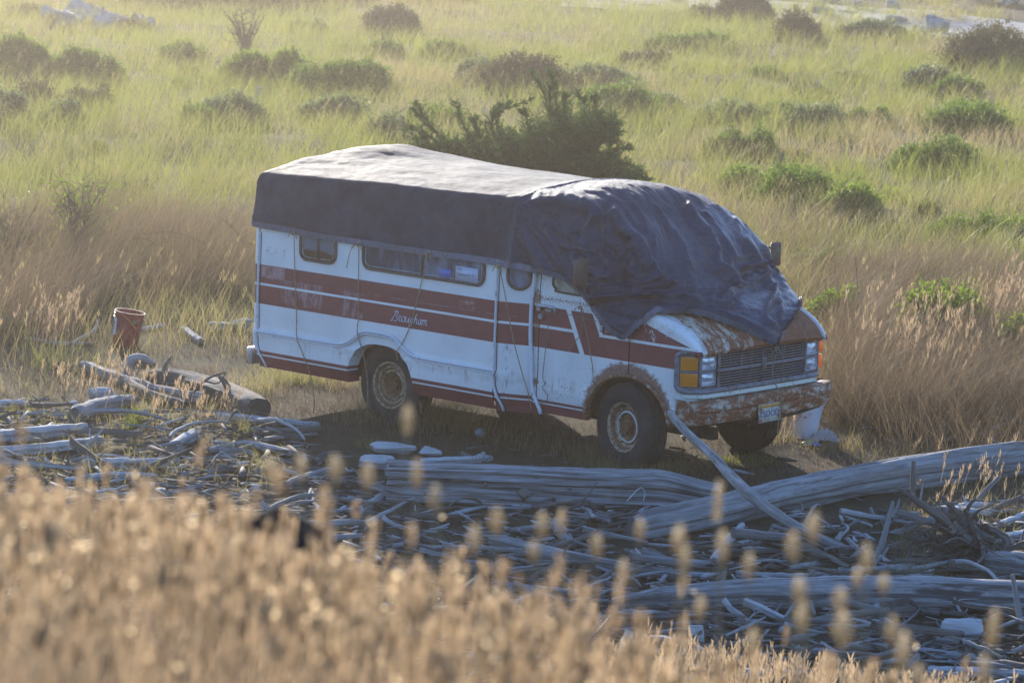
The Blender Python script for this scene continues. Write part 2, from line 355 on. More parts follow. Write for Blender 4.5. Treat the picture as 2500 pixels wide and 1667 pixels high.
# rear face, roof, floor, inner shell
b=MB(); zz=np.linspace(.36,ZT,30); yy=np.linspace(-1,1,20)
P=np.array([[(-4.505+.09*(1-sst(.34,.60,z_))-.0,t*(yrear(z_)-.10),z_) for t in yy] for z_ in zz]); b.grid(P)
b.build('rear_panel',M['body'],van,auto=40)
b=MB(); ys=np.linspace(-.93,.93,17); xs=np.linspace(-4.45,-1.12,20)
b.grid(np.array([[(x,y,1.97+.17*(1-(y/.93)**4)) for y in ys] for x in xs]),flip=False); b.build('roof',M['body'],van,auto=40)
b=MB()
b.box((-4.35,-.88,.40),(-3.26,.88,1.95)).box((-3.26,-.60,.40),(-2.33,.60,1.95)).box((-3.30,-.88,.80),(-2.30,.88,1.95)).box((-2.33,-.88,.40),(-1.45,.88,1.9)).box((-1.45,-.83,.42),(-.50,.83,1.30)).box((-.50,-.55,.42),(.60,.55,1.0)).box((-.40,-.82,.93),(.40,.82,1.1))
b.box((.45,-.80,.50),(.62,.80,1.05))
b.build('underbody',M['dark'],van)
b=MB()
for y in(-.42,.42): b.box((-4.35,y-.04,.30),(.62,y+.04,.40))
b.tube([(-2.78,-.8,.36),(-2.78,.8,.36)],.045,10).tube([(0,-.75,.33),(0,.75,.33)],.04,10)
b.tube(crv([(-4.45,.3,.30),(-3.3,.35,.28),(-1.8,.3,.27),(-.6,.2,.30)],20),.03,8)
b.add([[-2.78+.14*math.cos(a)*math.cos(c),.0+.14*math.sin(c),.36+.14*math.sin(a)*math.cos(c)] for c in np.linspace(-1.5,1.5,7) for a in np.linspace(0,2*np.pi,10,endpoint=False)],[(i*10+j,i*10+(j+1)%10,(i+1)*10+(j+1)%10,(i+1)*10+j) for i in range(6) for j in range(10)])
b.build('chassis',M['under'],van)
# mouldings
def side_rail(path,r,name,mat,flat=1.,n=8,y=None):
    b=MB()
    P=[(x,-(yrear(z)+.004) if y is None else y,z) for x,z in path]; b.tube(P,r,n,flat=flat); return b.build(name,mat,van,smooth=True)
arc=crv([(-4.385,.682),(-3.9,.684),(-3.42,.690),(-3.27,.700),(-3.16,.745),(-3.04,.825),(-2.94,.852),(-2.70,.850),(-2.60,.825),(-2.48,.750),(-2.38,.704),(-2.28,.692),(-1.9,.692),(-1.40,.694)],110)
b=MB(); b.tube([(x,-1.036,z) for x,z in arc],.0125,8); b.tube([(x,-1.036,z-.024) for x,z in arc],.008,6); b.build('moulding',M['trim'],van,smooth=True)
rvt=MB()
for (xt,name) in ((-4.395,'seam_strip'),(-1.392,'seam_strip')):
    zz=np.concatenate([np.linspace(1.605,.72,20),np.linspace(.70,.345,10)])
    off=(.09*(1-sst(.34,.60,zz)) if xt<-3 else .09*(1-sst(.34,.62,zz)))
    inn=np.where(zz<.62,.03*(1-sst(.34,.60,zz)),0)
    b=MB(); P=np.stack([xt+off,-(yrear(zz)+.006-inn*.2),zz],1); b.tube(P,.017,8,flat=.5)
    s_=b.build(name,M['trim'],van,smooth=True)
    d=MB(); d.tube(P+[.022,.004,0],.005,6,flat=.6); d.build('gap_line',M['dark'],s_,smooth=True)
    rb=MB()
    for k in range(1,28,2): 
        p=P[min(k,len(P)-1)]; rb.box(p+[-.005,-.014,-.005],p+[.005,-.004,.005])
    rb.build('rivets',M['black'],s_)
# wide white weather strip in front of the step panel
zz=np.linspace(1.585,.36,40); xo=-1.035-.035*sst(1.6,1.2,zz)*0+.10*(1-sst(.34,.62,zz))-.03*sst(.6,1.1,zz)+.03*sst(1.25,1.6,zz)
b=MB(); b.tube(np.stack([xo,-(.925-.02*(1-sst(.36,.5,zz))),zz],1),.020,10,flat=.8); b.build('weather_strip',M['trim'],van,smooth=True)
# ---- cab side: door and fender
def ycab(x,z):
    x=np.asarray(x,float);z=np.asarray(z,float)
    y=.902-.05*sst(1.36,2.0,z)**1.0-.008*sst(.60,.64,z)*0-.03*(1-sst(.38,.55,z))-.010*(sst(.60,.66,z))+.008
    return y-.025*sst(.42,.80,x)**1.5
def archf(x):
    x=np.asarray(x,float); t=(x-.045)/.475
    return np.maximum(np.where(np.abs(t)<1,.36+(.455)*np.clip(1-np.abs(t)**2.2,0,1)**.5,0),.37)
HZX=[-.3,0,.2,.39,.5,.60,.66,.71,.75,.785,.80]; HZZ=[1.46,1.425,1.40,1.357,1.318,1.272,1.238,1.200,1.162,1.115,1.09]
def fx(y): return .770-8.2*max(0,abs(y)-.72)**2.36-.012*(y/.7)**2
def hz(x): return np.interp(x,HZX,HZZ)
for sgn in(-1,1):
    s_='right' if sgn<0 else 'left'
    b=MB(); xs=np.linspace(-1.05,-.995,4); b.grid(side_cols(xs,np.full(4,.36),ZT,ycab,sgn,40),flip=sgn>0); b.build('door_pillar',M['cab'],van,auto=40)
    door=empty('door',(-.5,sgn*.9,.4)); door.parent=van; door.location=Vector((-.5,sgn*.9,.4))-van.location
    xs=np.concatenate([np.linspace(-.985,-.43,18),.045-.475*np.cos(np.linspace(.05,1.50,26)),[.032]]); zb=archf(xs)
    zt=np.where(xs>-.25,1.40+(xs-.032)*-.0,ZT-.02); zt=np.interp(xs,[-.5,-.44,.0,.04],[1.88,1.82,1.42,1.40])
    P=np.array([np.stack([np.full(46,x),sgn*ycab(x,z),z],1) for x,z in [(x,b_+(t-b_)*np.linspace(0,1,46)) for x,b_,t in zip(xs,zb,zt)]])
    b=MB(); b.grid(P,flip=sgn>0)
    e_=P[:,0]; b.grid(np.stack([e_,e_+[0,-sgn*.05,0]],1),flip=sgn<0); e_=P[0]; b.grid(np.stack([e_,e_+[0,-sgn*.03,0]],1),flip=sgn>0); e_=P[-1]; b.grid(np.stack([e_,e_+[0,-sgn*.03,0]],1),flip=sgn<0)
    b.build('door_skin',M['cab'],door,auto=40)
    if sgn<0:
        # window, handle, lock
        def rr(x0,x1,z0,z1,r,n=7):
            o=[]
            for cx,cz,a0 in((x1-r,z1-r,0),(x0+r,z1-r,90),(x0+r,z0+r,180),(x1-r,z0+r,270)):
                for a in np.linspace(a0,a0+90,n): o.append((cx+r*math.cos(R(a)),cz+r*math.sin(R(a))))
            return o
        def pane(name,o,y,mat,parent):
            V=[(x,y if not callable(y) else y(x,z),z) for x,z in o]; return mk(name,V,[tuple(range(len(V)))],mat,parent)
        def ring(name,o,y,r,mat,parent,flat=.6):
            b=MB(); P=[(x,y,z) for x,z in o]; P=P+[P[0]]; b.tube(P,r,8,cap=False,flat=flat); return b.build(name,mat,parent,smooth=True)
        o=[(-.80,1.465),(-.84,1.50),(-.845,1.56),(-.83,1.90),(-.52,1.90),(-.22,1.60),(-.15,1.46),(-.2,1.44),(-.76,1.445)]
        V=[(x,-ycab(x,z)-.004,z) for x,z in o]; f=mk('door_window',V,[tuple(range(len(V)))[::-1]],M['glass_cab'],door)
        b=MB(); b.tube(crv([(x,-ycab(x,z)-.006,z) for x,z in o+o[:1]],60),.013,6,cap=False,flat=.7); b.build('window_seal',M['black'],f,smooth=True)
        b=MB(); b.box((-.995,-.935,1.262),(-.955,-.905,1.315)); b.tube(crv([(-.99,-.932,1.305),(-.92,-.95,1.31),(-.84,-.95,1.31),(-.785,-.935,1.30)],12),.014,8); b.tube(crv([(-.80,-.935,1.30),(-.785,-.935,1.285),(-.79,-.93,1.262)],5),.010,6); b.box((-.90,-.93,1.265),(-.83,-.91,1.285)); b.build('door_handle',M['chrome'],door,auto=40)
        b=MB(); b.tube([(-.962,-.90,1.212),(-.962,-.925,1.212)],[.028,.024],16).tube([(-.962,-.925,1.212),(-.962,-.93,1.212)],.010,10); b.build('door_lock',M['chrome'],door,auto=40)
        # emblem and script badge by the front edge of the door
        b=MB(); b.box((-.285,-.916,1.158),(-.245,-.911,1.222)); bd=b.build('badge',M['badge'],door,bevel=.002)
        b=MB()
        for k,q in enumerate((1.168,1.182,1.196,1.208)): b.box((-.275,-.9185,q),(-.255,-.917,q+.008))
        b.box((-.278,-.9185,1.163),(-.275,-.917,1.217)).box((-.256,-.9185,1.163),(-.253,-.917,1.217)); b.build('badge_relief',M['trim'],bd)
    # fender
    xs=np.concatenate([[.046],.045+.475*np.sin(np.linspace(.02,1.50,28)),np.linspace(.53,.565,4),np.linspace(.58,.785,6)]); zb=np.where(xs>.525,np.interp(xs,[.52,.6,.74],[.46,.50,.62]),archf(xs))
    zb=np.maximum(zb,.44); zb=np.where(xs>.57,np.minimum(1.105,hz(xs)-.052),zb)
    zt=hz(xs)-.045
    P=[]
    for x,b_,t in zip(xs,zb,zt):
        z=b_+(t-b_)*np.linspace(0,1,44); c=np.stack([np.full(44,x),sgn*ycab(x,z),z],1)
        ye=ycab(x,t); ex=[(x,sgn*(ye-.006),t+.018),(x,sgn*(ye-.02),t+.034),(x,sgn*(ye-.040),t+.043)]; P.append(np.concatenate([c,ex]))
    P=np.array(P); b=MB(); b.grid(P,flip=sgn>0); e_=P[:,0]; b.grid(np.stack([e_,e_+[0,-sgn*.05,0]],1),flip=sgn<0)
    L_=P[-7]; Q=[L_]
    for yy_ in (.905,.89,.86,.82,.78):
        q=np.array([[fx(yy_)-.038-.02*(1-float(sst(.5,.62,z))),sgn*(yy_-.02*(1-float(sst(.48,.6,z)))),z] for z in np.linspace(L_[0,2],1.11,len(L_))]); Q.append(q)
    b.grid(np.array(Q),flip=sgn>0)
    b.build('fender',M['cab'],van,auto=50)
    # rolled arch lip
    b=MB(); th=np.linspace(R(172),R(10),40); b.tube([(.045+.478*math.cos(a),sgn*(ycab(.045+.478*math.cos(a),.6)+.006),.36+.462*math.sin(a)**.93) for a in th],.017,8); b.build('arch_lip',M['rim_l'],van,smooth=True)
# panel gap in front of the door is left open; dark liner behind
b=MB(); b.box((.0,-.87,.80),(.08,-.83,1.36)); b.build('door_jamb',M['dark'],van)
b=MB(); b.box((-1.05,-.87,.40),(-.95,-.83,2.0)); b.build('door_jamb',M['dark'],van)
# hood
xs=np.concatenate([np.linspace(-.12,.6,18),np.linspace(.62,.80,14)]); ys=np.linspace(-1,1,41); P=[]
for x in xs:
    hw=ycab(x,1.1)-.038
    P.append([(x+.012*(1-t*t)+(.025*(1-t*t) if x>.7 else 0),t*hw,hz(x)+.028*(1-t**2)-.006*max(0,abs(t)-.9)*10+.006*math.exp(-((abs(t)-.55)/.05)**2)) for t in ys])
P=np.array(P); b=MB(); b.grid(P,flip=True); e_=P[-1]; b.grid(np.stack([e_,e_+[-.02,0,-.03],e_+[-.06,0,-.035]],0),flip=True); b.build('hood',M['hood'],van,auto=40)
# windscreen, cab roof
b=MB(); b.grid(np.array([[(x,t*(.86-.10*k),z) for t in np.linspace(-1,1,9)] for k,(x,z) in zip(np.linspace(0,1,6),[(-.02-.09*i,1.43+.112*i) for i in range(6)])]),flip=True)
b.build('windscreen',M['glass_cab'],van,smooth=True)
b=MB(); b.grid(np.array([[(x,t*.80,1.86+.12*(1-t**4)) for t in np.linspace(-1,1,11)] for x in np.linspace(-1.3,-.50,8)])); b.build('cab_roof',M['cab'],van,smooth=True)
# front panel, grille
b=MB(); b.box((.60,-.74,.60),(.700,.74,1.10)); b.build('front_panel',M['sill'],van,bevel=.01)
def fring(y0,y1,z0,z1,r,rad,dx=0,n=6,m=8,flat=1.):
    o=[]
    for cy,cz,a0 in((y1-r,z1-r,0),(y0+r,z1-r,90),(y0+r,z0+r,180),(y1-r,z0+r,270)):
        for a in np.linspace(a0,a0+90,n): o.append((cy+r*math.cos(R(a)),cz+r*math.sin(R(a))))
    o.append(o[0]); P=[]
    for (a,b_),(c,d) in zip(o[:-1],o[1:]):
        k=max(1,int(math.hypot(c-a,d-b_)/.06))
        for i in range(k): P.append((a+(c-a)*i/k,b_+(d-b_)*i/k))
    P.append(P[0]); return [(fx(y)+dx,y,z) for y,z in P]
gr=empty('grille',(0,0,0)); gr.parent=van; gr.location=Vector((.76,0,.9))-van.location
b=MB(); b.tube(fring(-.915,.915,.762,1.095,.045,.02,.004),.022,8,cap=False); b.tube(fring(-.908,.908,.782,1.076,.03,.01,.004),.006,6,cap=False)
b.build('grille_surround',M['silver'],gr,smooth=True)
for s_ in(-1,1):
    b=MB()
    for y in(.592,.797): b.tube([(fx(y)+.006,s_*y,.78),(fx(y)+.006,s_*y,1.08)],.011,6)
    b.tube([(fx(.6)+.006,s_*.60,.928),(fx(.79)+.006,s_*.79,.928)],.008,6); b.tube([(fx(y)+.008,s_*y,.928) for y in np.linspace(.81,.90,4)],.007,6)
    P=np.array([[(fx(y)-.025,s_*y,z) for z in(.775,1.085)] for y in np.linspace(.585,.905,8)]); b.grid(P,flip=s_>0)
    b.build('lamp_bezel',M['silver'],gr,auto=30)
b=MB(); b.grid(np.array([[(.722,y,z) for z in(.77,1.09)] for y in(-.60,.60)])); b.build('grille_backing',M['dark'],gr)
b=MB(); b_v=MB()
for k in range(12):
    z=.800+k*.0228
    b.grid(np.array([[(fx(y)-.012,y,z+.0026),(fx(y)-.006,y,z+.0026),(fx(y)-.005,y,z-.0026),(fx(y)-.012,y,z-.0026)] for y in np.linspace(-.585,.585,9)]))
for k in range(9):
    y=-.57+k*.1425; wd=.0050 if k%2==0 else .0022
    b_v.box((fx(y)-.02,y-wd,.785),(fx(y)+(.001 if k%2==0 else -.004),y+wd,1.07))
b.tube([(fx(y)+.003,y,.928) for y in np.linspace(-.585,.585,9)],.0065,6)
b.build('grille_slats',plain('grille_slats',(.24,.25,.28),.45,.3),gr); b_v.build('grille_bars',M['bars'],gr)
b=MB(); b.box((.772,-.022,.885),(.792,.022,.985)); em=b.build('grille_emblem',M['silver'],gr,bevel=.003)
b=MB(); b.box((.7925,-.012,.90),(.7945,.012,.970)); eb=b.build('emblem_field',M['badge'],em)
b=MB()
for k in range(4): b.box((.795,-.007,.905+k*.016),(.797,.007,.912+k*.016))
b.build('emblem_relief',M['chrome'],em)
for s_ in(-1,1):
    for zc in(.998,.862):
        yc_=s_*.703; b=MB(); n_=9
        yy=np.linspace(-.076,.076,n_); zz=np.linspace(-.047,.047,7); P=np.array([[(fx(yc_+a)-.010+.012*(1-(a/.08)**2)*(1-(c/.05)**2),yc_+a,zc+c) for c in zz] for a in yy]); b.grid(P,flip=False)
        hl=b.build('headlight',M['lamp'],van,smooth=True)
        b=MB(); b.tube([(fx(yc_+a)-.004,yc_+a,zc+c) for a,c in((-.08,-.05),(0,-.051),(.08,-.05),(.081,0),(.08,.05),(0,.051),(-.08,.05),(-.081,0),(-.08,-.05))],.0065,6,cap=False); b.build('headlight_rim',M['chrome'],hl,smooth=True)
        b=MB(); P=[]
        for y in np.linspace(.812,.900,9): P.append([(fx(y)-.004+(.004 if i in(1,2) else 0),s_*y,zc+c) for i,c in enumerate((-.056,-.045,.045,.056))])
        b.grid(P,flip=s_<0); P2=[(fx(.893)-.004,s_*.893,0),(fx(.893)-.05,s_*.90,0)]
        if 0: b.grid([[(fx(.893)-.002,s_*.894,zc-.056),(fx(.893)-.002,s_*.894,zc+.056)],[(fx(.893)-.06,s_*.903,zc-.056),(fx(.893)-.06,s_*.903,zc+.056)]],flip=s_<0)
        if s_>0: b.box((fx(.86)-.03,.895,zc-.056),(fx(.86)+.012,.938,zc+.056))
        b.build('turn_signal',M['amber'],van,smooth=False)
b=MB(); P=[]
for y in np.linspace(-.885,.885,17): x=fx(y)+.012; P.append([(x-.04,y,.742),(x,y,.740),(x+.004,y,.708),(x-.03,y,.702)])
b.grid(P,flip=False); b.build('valance_strip',plain('cream_strip',(.58,.60,.52),.5,grime=.25,gcol=(.25,.12,.05),gs=16),van,auto=30)
# bumper
def bx(t): return .872-.03*t*t-.16*max(0,abs(t)-.80)**1.3*2.2
pf=[(-.12,.690),(-.03,.700),(-.004,.694),(.004,.668),(.004,.610),(-.010,.600),(-.010,.588),(-.004,.575),(-.022,.498),(-.05,.490),(-.12,.492)]
b=MB(); P=[[(bx(t)+dx,t*.935,z) for dx,z in pf] for t in np.linspace(-1,1,41)]
for t in(-1,1):
    pass
e0=[[(bx(1)+dx-.18*k,s_*(.965+.012*math.sin(k*3)),z+(.02*k)) for dx,z in pf] for s_ in(1,) for k in(0.3,1)]
P=[[(bx(1)+dx*.3-.20,-(.928),z) for dx,z in pf],[(bx(1)+dx*.6-.07,-.942,z) for dx,z in pf]]+P+[[(bx(1)+dx*.6-.07,.942,z) for dx,z in pf],[(bx(1)+dx*.3-.20,.928,z) for dx,z in pf]]
b.grid(P,flip=False); bp=b.build('front_bumper',M['bumper'],van,auto=28)
for y in(-.72,-.60,.52,.70): b=MB(); b.tube([(bx(y)+.0,y,.640),(bx(y)+.010,y,.640)],[.013,.009],8); b.build('bumper_bolt',M['chrome'],bp,smooth=True)
b=MB(); b.tube(crv([(.80,-.30,.49),(.84,0,.475),(.82,.4,.47),(.78,.8,.49)],16),.016,6); b.build('lower_bar',M['under'],van)
b=MB(); b.box((-4.605,-.955,.345),(-4.53,.955,.500)); b.box((-4.56,-.6,.38),(-4.30,-.5,.46)).box((-4.56,.5,.38),(-4.30,.6,.46)); b.build('rear_bumper',M['chrome'],van,bevel=.01)
b=MB(); b.box((-4.30,-1.012,.452),(-4.12,-.99,.505)); b.build('side_marker_lamp',M['redlens'],van,bevel=.006)
# wheels
def lathe(prof,n,mat,name,parent,R_=None,lumpy=0):
    P=np.array([[(r*math.cos(a),h,r*math.sin(a)) for a in np.linspace(0,2*np.pi,n,endpoint=False)] for r,h in prof]); V=P.reshape(-1,3); m_=len(prof)
    F=[(i*n+j,i*n+(j+1)%n,(i+1)*n+(j+1)%n,(i+1)*n+j) for i in range(m_-1) for j in range(n)]
    if R_ is not None: V=V@np.array(R_).T
    return mk(name,V,F,mat,parent,local=True)
def wheel(x,y,sgn,steer,rear=False):
    wl=empty('wheel',(0,0,0)); wl.parent=van; wl.location=Vector((x,y,.368))-van.location; wl.rotation_euler=(0,0,steer)
    s=-sgn  # outer side towards sgn*y
    prof=[(.205,-.085),(.225,-.100),(.265,-.112),(.315,-.112),(.352,-.102),(.374,-.088),(.382,-.070),(.3765,-.068),(.3765,-.058),(.384,-.056),(.386,-.018),(.3785,-.016),(.3785,-.008),(.387,-.006)]
    prof=prof+[(r,-h) for r,h in prof[::-1]]; t=lathe(prof,64,M['tyre'],'tyre',wl); t.data.polygons.foreach_set('use_smooth',np.ones(len(t.data.polygons),dtype=bool)); t.data.set_sharp_from_angle(angle=R(45))
    d=sgn
    if rear: prof=[(.212,.088),(.218,.096),(.213,.100),(.200,.094),(.190,.070),(.176,.062),(.168,.074),(.158,.070),(.140,.050),(.132,.058),(.122,.060),(.112,.030),(.075,-.01),(.001,-.01)]
    else: prof=[(.212,.088),(.218,.096),(.213,.100),(.203,.092),(.190,.058),(.160,.030),(.140,.030),(.134,.044),(.126,.046),(.116,.020),(.080,.010),(.045,.012),(.045,.06),(.038,.066),(.001,.066)]
    rm=lathe([(r,h*d) for r,h in prof],48,M['rim_r'],'rim',wl); rm.data.polygons.foreach_set('use_smooth',np.ones(len(rm.data.polygons),dtype=bool)); rm.data.set_sharp_from_angle(angle=R(40))
    if not rear:
        b=MB(); P=[]
        b2=MB(); prof=[(.137,.046),(.131,.052),(.124,.050)]
        r2=lathe([(r,h*d) for r,h in prof],40,M['trim'],'trim_ring',rm,local if False else None); 
    hb=MB(); 
    for k in range(5):
        a=k*2*np.pi/5+.3; hb.tube([(.072*math.cos(a),.0,.072*math.sin(a)),(.072*math.cos(a),d*(.035 if not rear else .015),.072*math.sin(a))],.011,6)
    for k in range(4):
        a=k*np.pi/2+.5; 
    hb.tube([(0,-.02*d,0),(0,d*(.05 if rear else .07),0)],[.05,.042],14); hb.build('hub',M['hub'],rm,auto=40,local=True)
    return wl
wheel(0,-.785,-1,R(-11.5)); wheel(0,.785,1,R(-11.5)); wheel(-2.78,-.80,-1,0,True); wheel(-2.78,.80,1,0,True)
# camper windows
def camper_window(x0,x1,z0,z1,r,div,glass,off=0.):
    o=rr(x0,x1,z0,z1,r); f=MB(); yy=lambda z:-(float(yrear(z))+off)
    if off: pass
    V=[(x,yy(z)-.003,z) for x,z in o]; w_=empty('window',(0,0,0)); w_.parent=van; w_.location=Vector(((x0+x1)/2,-1.01,(z0+z1)/2))-van.location
    mk('pane',V,[tuple(range(len(V)))[::-1]],glass,w_)
    b=MB(); P=[(x,yy(z)-.006,z) for x,z in o]; b.tube(P+P[:1],.021,8,cap=False,flat=.55); b.build('window_frame',M['seal'],w_,smooth=True)
    o2=rr(x0+.028,x1-.028,z0+.028,z1-.028,max(r-.028,.01)); b=MB(); P=[(x,yy(z)-.008,z) for x,z in o2]; b.tube(P+P[:1],.004,6,cap=False); b.build('inner_bead',M['chrome'],w_,smooth=True)
    if div is not None: b=MB(); b.box((div-.012,yy(1.5)-.014,z0+.01),(div+.012,yy(1.5)-.002,z1-.01)); b.build('divider',M['seal'],w_)
    return w_
camper_window(-3.845,-3.385,1.410,1.69,.085,-3.617,M['glass_small'])
camper_window(-3.035,-1.545,1.415,1.69,.085,-2.296,M['glass_dirty'])
# oval window in the step panel (on its slanted plane)
w_=empty('window',(0,0,0)); w_.parent=van; w_.location=Vector((-1.2,-.97,1.6))-van.location
def ystep(x,z): return -(float(yrear(z))+(.905-.02*float(sst(1.3,1.9,z))-float(yrear(z)))*((x+1.385)/.33)**1.15)
o=rr(-1.293,-1.085,1.425,1.69,.10); V=[(x,ystep(x,z)-.004,z) for x,z in o]; mk('pane',V,[tuple(range(len(V)))[::-1]],M['glass_dirty'],w_)
b=MB(); P=[(x,ystep(x,z)-.008,z) for x,z in o]; b.tube(P+P[:1],.022,8,cap=False,flat=.6); b.build('window_frame',M['seal'],w_,smooth=True)
# mirrors
for sgn,x0,x1,z0,z1,yb in((-1,-.42,-.24,1.57,1.80,-1.16),(1,-.17,-.03,1.585,1.80,1.20)):
    mr=empty('side_mirror',(0,0,0)); mr.parent=van; mr.location=Vector(((x0+x1)/2,yb,1.6))-van.location
    b=MB(); dx=-.02 if sgn<0 else 0
    cx=-.30 if sgn<0 else -.09; y0,y1=(yb-.10,yb+.07) if sgn<0 else (yb-.06,yb+.08)
    b.box((cx-.015,y0,z0),(cx+.02,y1,z1)); b.build('mirror_shell',plain('maroon_mirror_shell',(.085,.035,.035),.6,grime=.5),mr,bevel=.02)
    b=MB(); b.tube([(cx-.02,(y0+y1)/2,z1-.03),(cx,sgn*.90,z1-.08)],.010,6).tube([(cx-.02,(y0+y1)/2,z0+.02),(cx,sgn*.90,z0-.05)],.010,6); b.build('mirror_arm',M['black'],mr,smooth=True)
# number plate
pl=MB(); pl.box((.882,-.180,.452),(.887,.128,.610)); plo=pl.build('number_plate',plain('plate_cream',(.42,.42,.34),.5,grime=.4),van,bevel=.003)
b=MB(); b.box((.8875,-.172,.578),(.8882,.120,.603)); b.build('plate_band',plain('plate_orange',(.55,.26,.03),.6),plo)
b=MB(); b.box((.8875,-.172,.458),(.8882,-.125,.480)).box((.8875,.085,.480),(.8884,.118,.502)); b.build('plate_sticker',plain('plate_pink',(.50,.04,.10),.6),plo)
def text(s,size,M4,mat,name,parent=None,shear=0,ext=.001,space=1.):
    cu=bpy.data.curves.new(name,'FONT'); cu.body=s; cu.size=size; cu.shear=shear; cu.extrude=ext; cu.space_character=space; cu.resolution_u=3
    o=bpy.data.objects.new(name,cu); C.objects.link(o); bpy.context.view_layer.update()
    me=bpy.data.meshes.new_from_object(o.evaluated_get(bpy.context.evaluated_depsgraph_get())); bpy.data.objects.remove(o)
    me.transform(M4); me.materials.clear(); me.materials.append(mat); q=bpy.data.objects.new(name,me); C.objects.link(q)
    if parent is not None: q.parent=parent; q.location=-_wl(parent)
    return q
def frame(o,xa,ya):
    o,xa,ya=Vector(o),Vector(xa).normalized(),Vector(ya); ya=(ya-xa*ya.dot(xa)).normalized(); za=xa.cross(ya)
    return Matrix([[xa[i],ya[i],za[i],o[i]] for i in range(3)]+[[0,0,0,1]])
text("LSOODF",.078,frame((.8882,-.158,.500),(0,1,0),(0,0,1)),plain('plate_blue',(.03,.06,.28),.5),'plate_lettering',plo,space=1.0)
ht=text("DODGE",.052,frame((.787,-.145,1.128),(0,1,0),(-.45,0,.9)),M['chrome'],'hood_lettering',van,ext=.004,space=1.25)
text("Sportsman",.045,frame((-.232,-.917,1.165),(1,0,0),(0,0,1)),M['chrome'],'fender_lettering',van,shear=.3,ext=.001)
# "Brougham" script, drawn as strokes: (x right, z up) in units of the capital's height
STK=[[(.62,1),(.10,.0),(0,-.02)],[(.36,.93),(.55,1.06),(.80,.98),(.78,.72),(.48,.50),(.72,.42),(.74,.14),(.50,-.04),(.22,.02)],
 [(.80,.42),(1.0,.62),(1.06,.60),(1.0,.40),(.93,.12),(1.0,.0),(1.10,.06)],
 [(1.42,.60),(1.24,.48),(1.18,.16),(1.28,.0),(1.46,.08),(1.56,.36),(1.50,.58),(1.40,.60)],
 [(1.58,.52),(1.72,.60),(1.66,.36),(1.60,.12),(1.68,.0),(1.82,.10),(1.94,.34),(2.02,.60)],[(2.02,.60),(1.92,.2),(1.96,.0),(2.06,.06)],
 [(2.36,.58),(2.20,.50),(2.12,.20),(2.20,.02),(2.34,.16),(2.42,.58)],[(2.44,.58),(2.30,-.04),(2.18,-.34),(2.02,-.36),(1.96,-.22)],
 [(2.86,1.02),(2.76,.94),(2.52,.0)],[(2.60,.30),(2.74,.54),(2.86,.56),(2.82,.30),(2.78,.06),(2.86,.0),(2.96,.08)],
 [(3.28,.56),(3.12,.50),(3.02,.18),(3.10,.0),(3.22,.10),(3.36,.56)],[(3.36,.56),(3.26,.14),(3.32,.0),(3.38,.04)],
 [(3.50,.58),(3.38,.0)],[(3.44,.32),(3.60,.56),(3.70,.54),(3.58,.0)],[(3.64,.30),(3.80,.56),(3.90,.54),(3.84,.26),(3.80,.06),(3.88,.0),(3.98,.10)]]
b=MB()
for s_ in STK: b.tube([(-2.665+q[0]*.1135,-1.0195,.988+q[1]*.083) for q in crv(s_,10)],.0056,5,flat=.5)
b.build('script_lettering',plain('white_lettering',(.72,.74,.78),.5),van,smooth=True)
# ================================================================ TARP
def tarp_mat(name,c1=(.012,.018,.035),c2=(.028,.038,.062),rough=.40,wr=1.):
    m=MT(name); x,y,z=m.xyz(); st=m.coord('Object',(2.6,1.6,4.2)); n=m.noise(4,8,.68,dist=.6); n2=m.noise(9,6,.7,vec=st,dist=.8); n3=m.noise(42,4,.65,vec=m.coord('Object',(1,1.4,.6)))
    col=m.mix(n.step(.3,.72),c1,c2); dust=m.noise(55,5,.7).step(.56,.68); col=m.mix(dust*.16,col,(.12,.12,.12))
    sx=m.xyz()[0]; wt=(sx+1.3).step(-.1,.5)*.75+.42
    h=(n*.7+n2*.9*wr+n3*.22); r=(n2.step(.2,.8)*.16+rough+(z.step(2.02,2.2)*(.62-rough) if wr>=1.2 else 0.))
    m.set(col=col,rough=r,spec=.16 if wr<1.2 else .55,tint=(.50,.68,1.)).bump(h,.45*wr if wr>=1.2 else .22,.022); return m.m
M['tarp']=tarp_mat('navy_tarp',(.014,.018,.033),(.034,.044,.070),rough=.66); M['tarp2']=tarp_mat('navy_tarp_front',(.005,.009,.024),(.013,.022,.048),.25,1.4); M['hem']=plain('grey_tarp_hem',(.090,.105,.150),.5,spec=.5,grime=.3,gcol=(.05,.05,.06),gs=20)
M['rope']=plain('tan_rope',(.34,.24,.12),.8,grime=.5,gcol=(.12,.09,.05),gs=60); M['greyrope']=plain('grey_wire',(.16,.14,.12),.7)
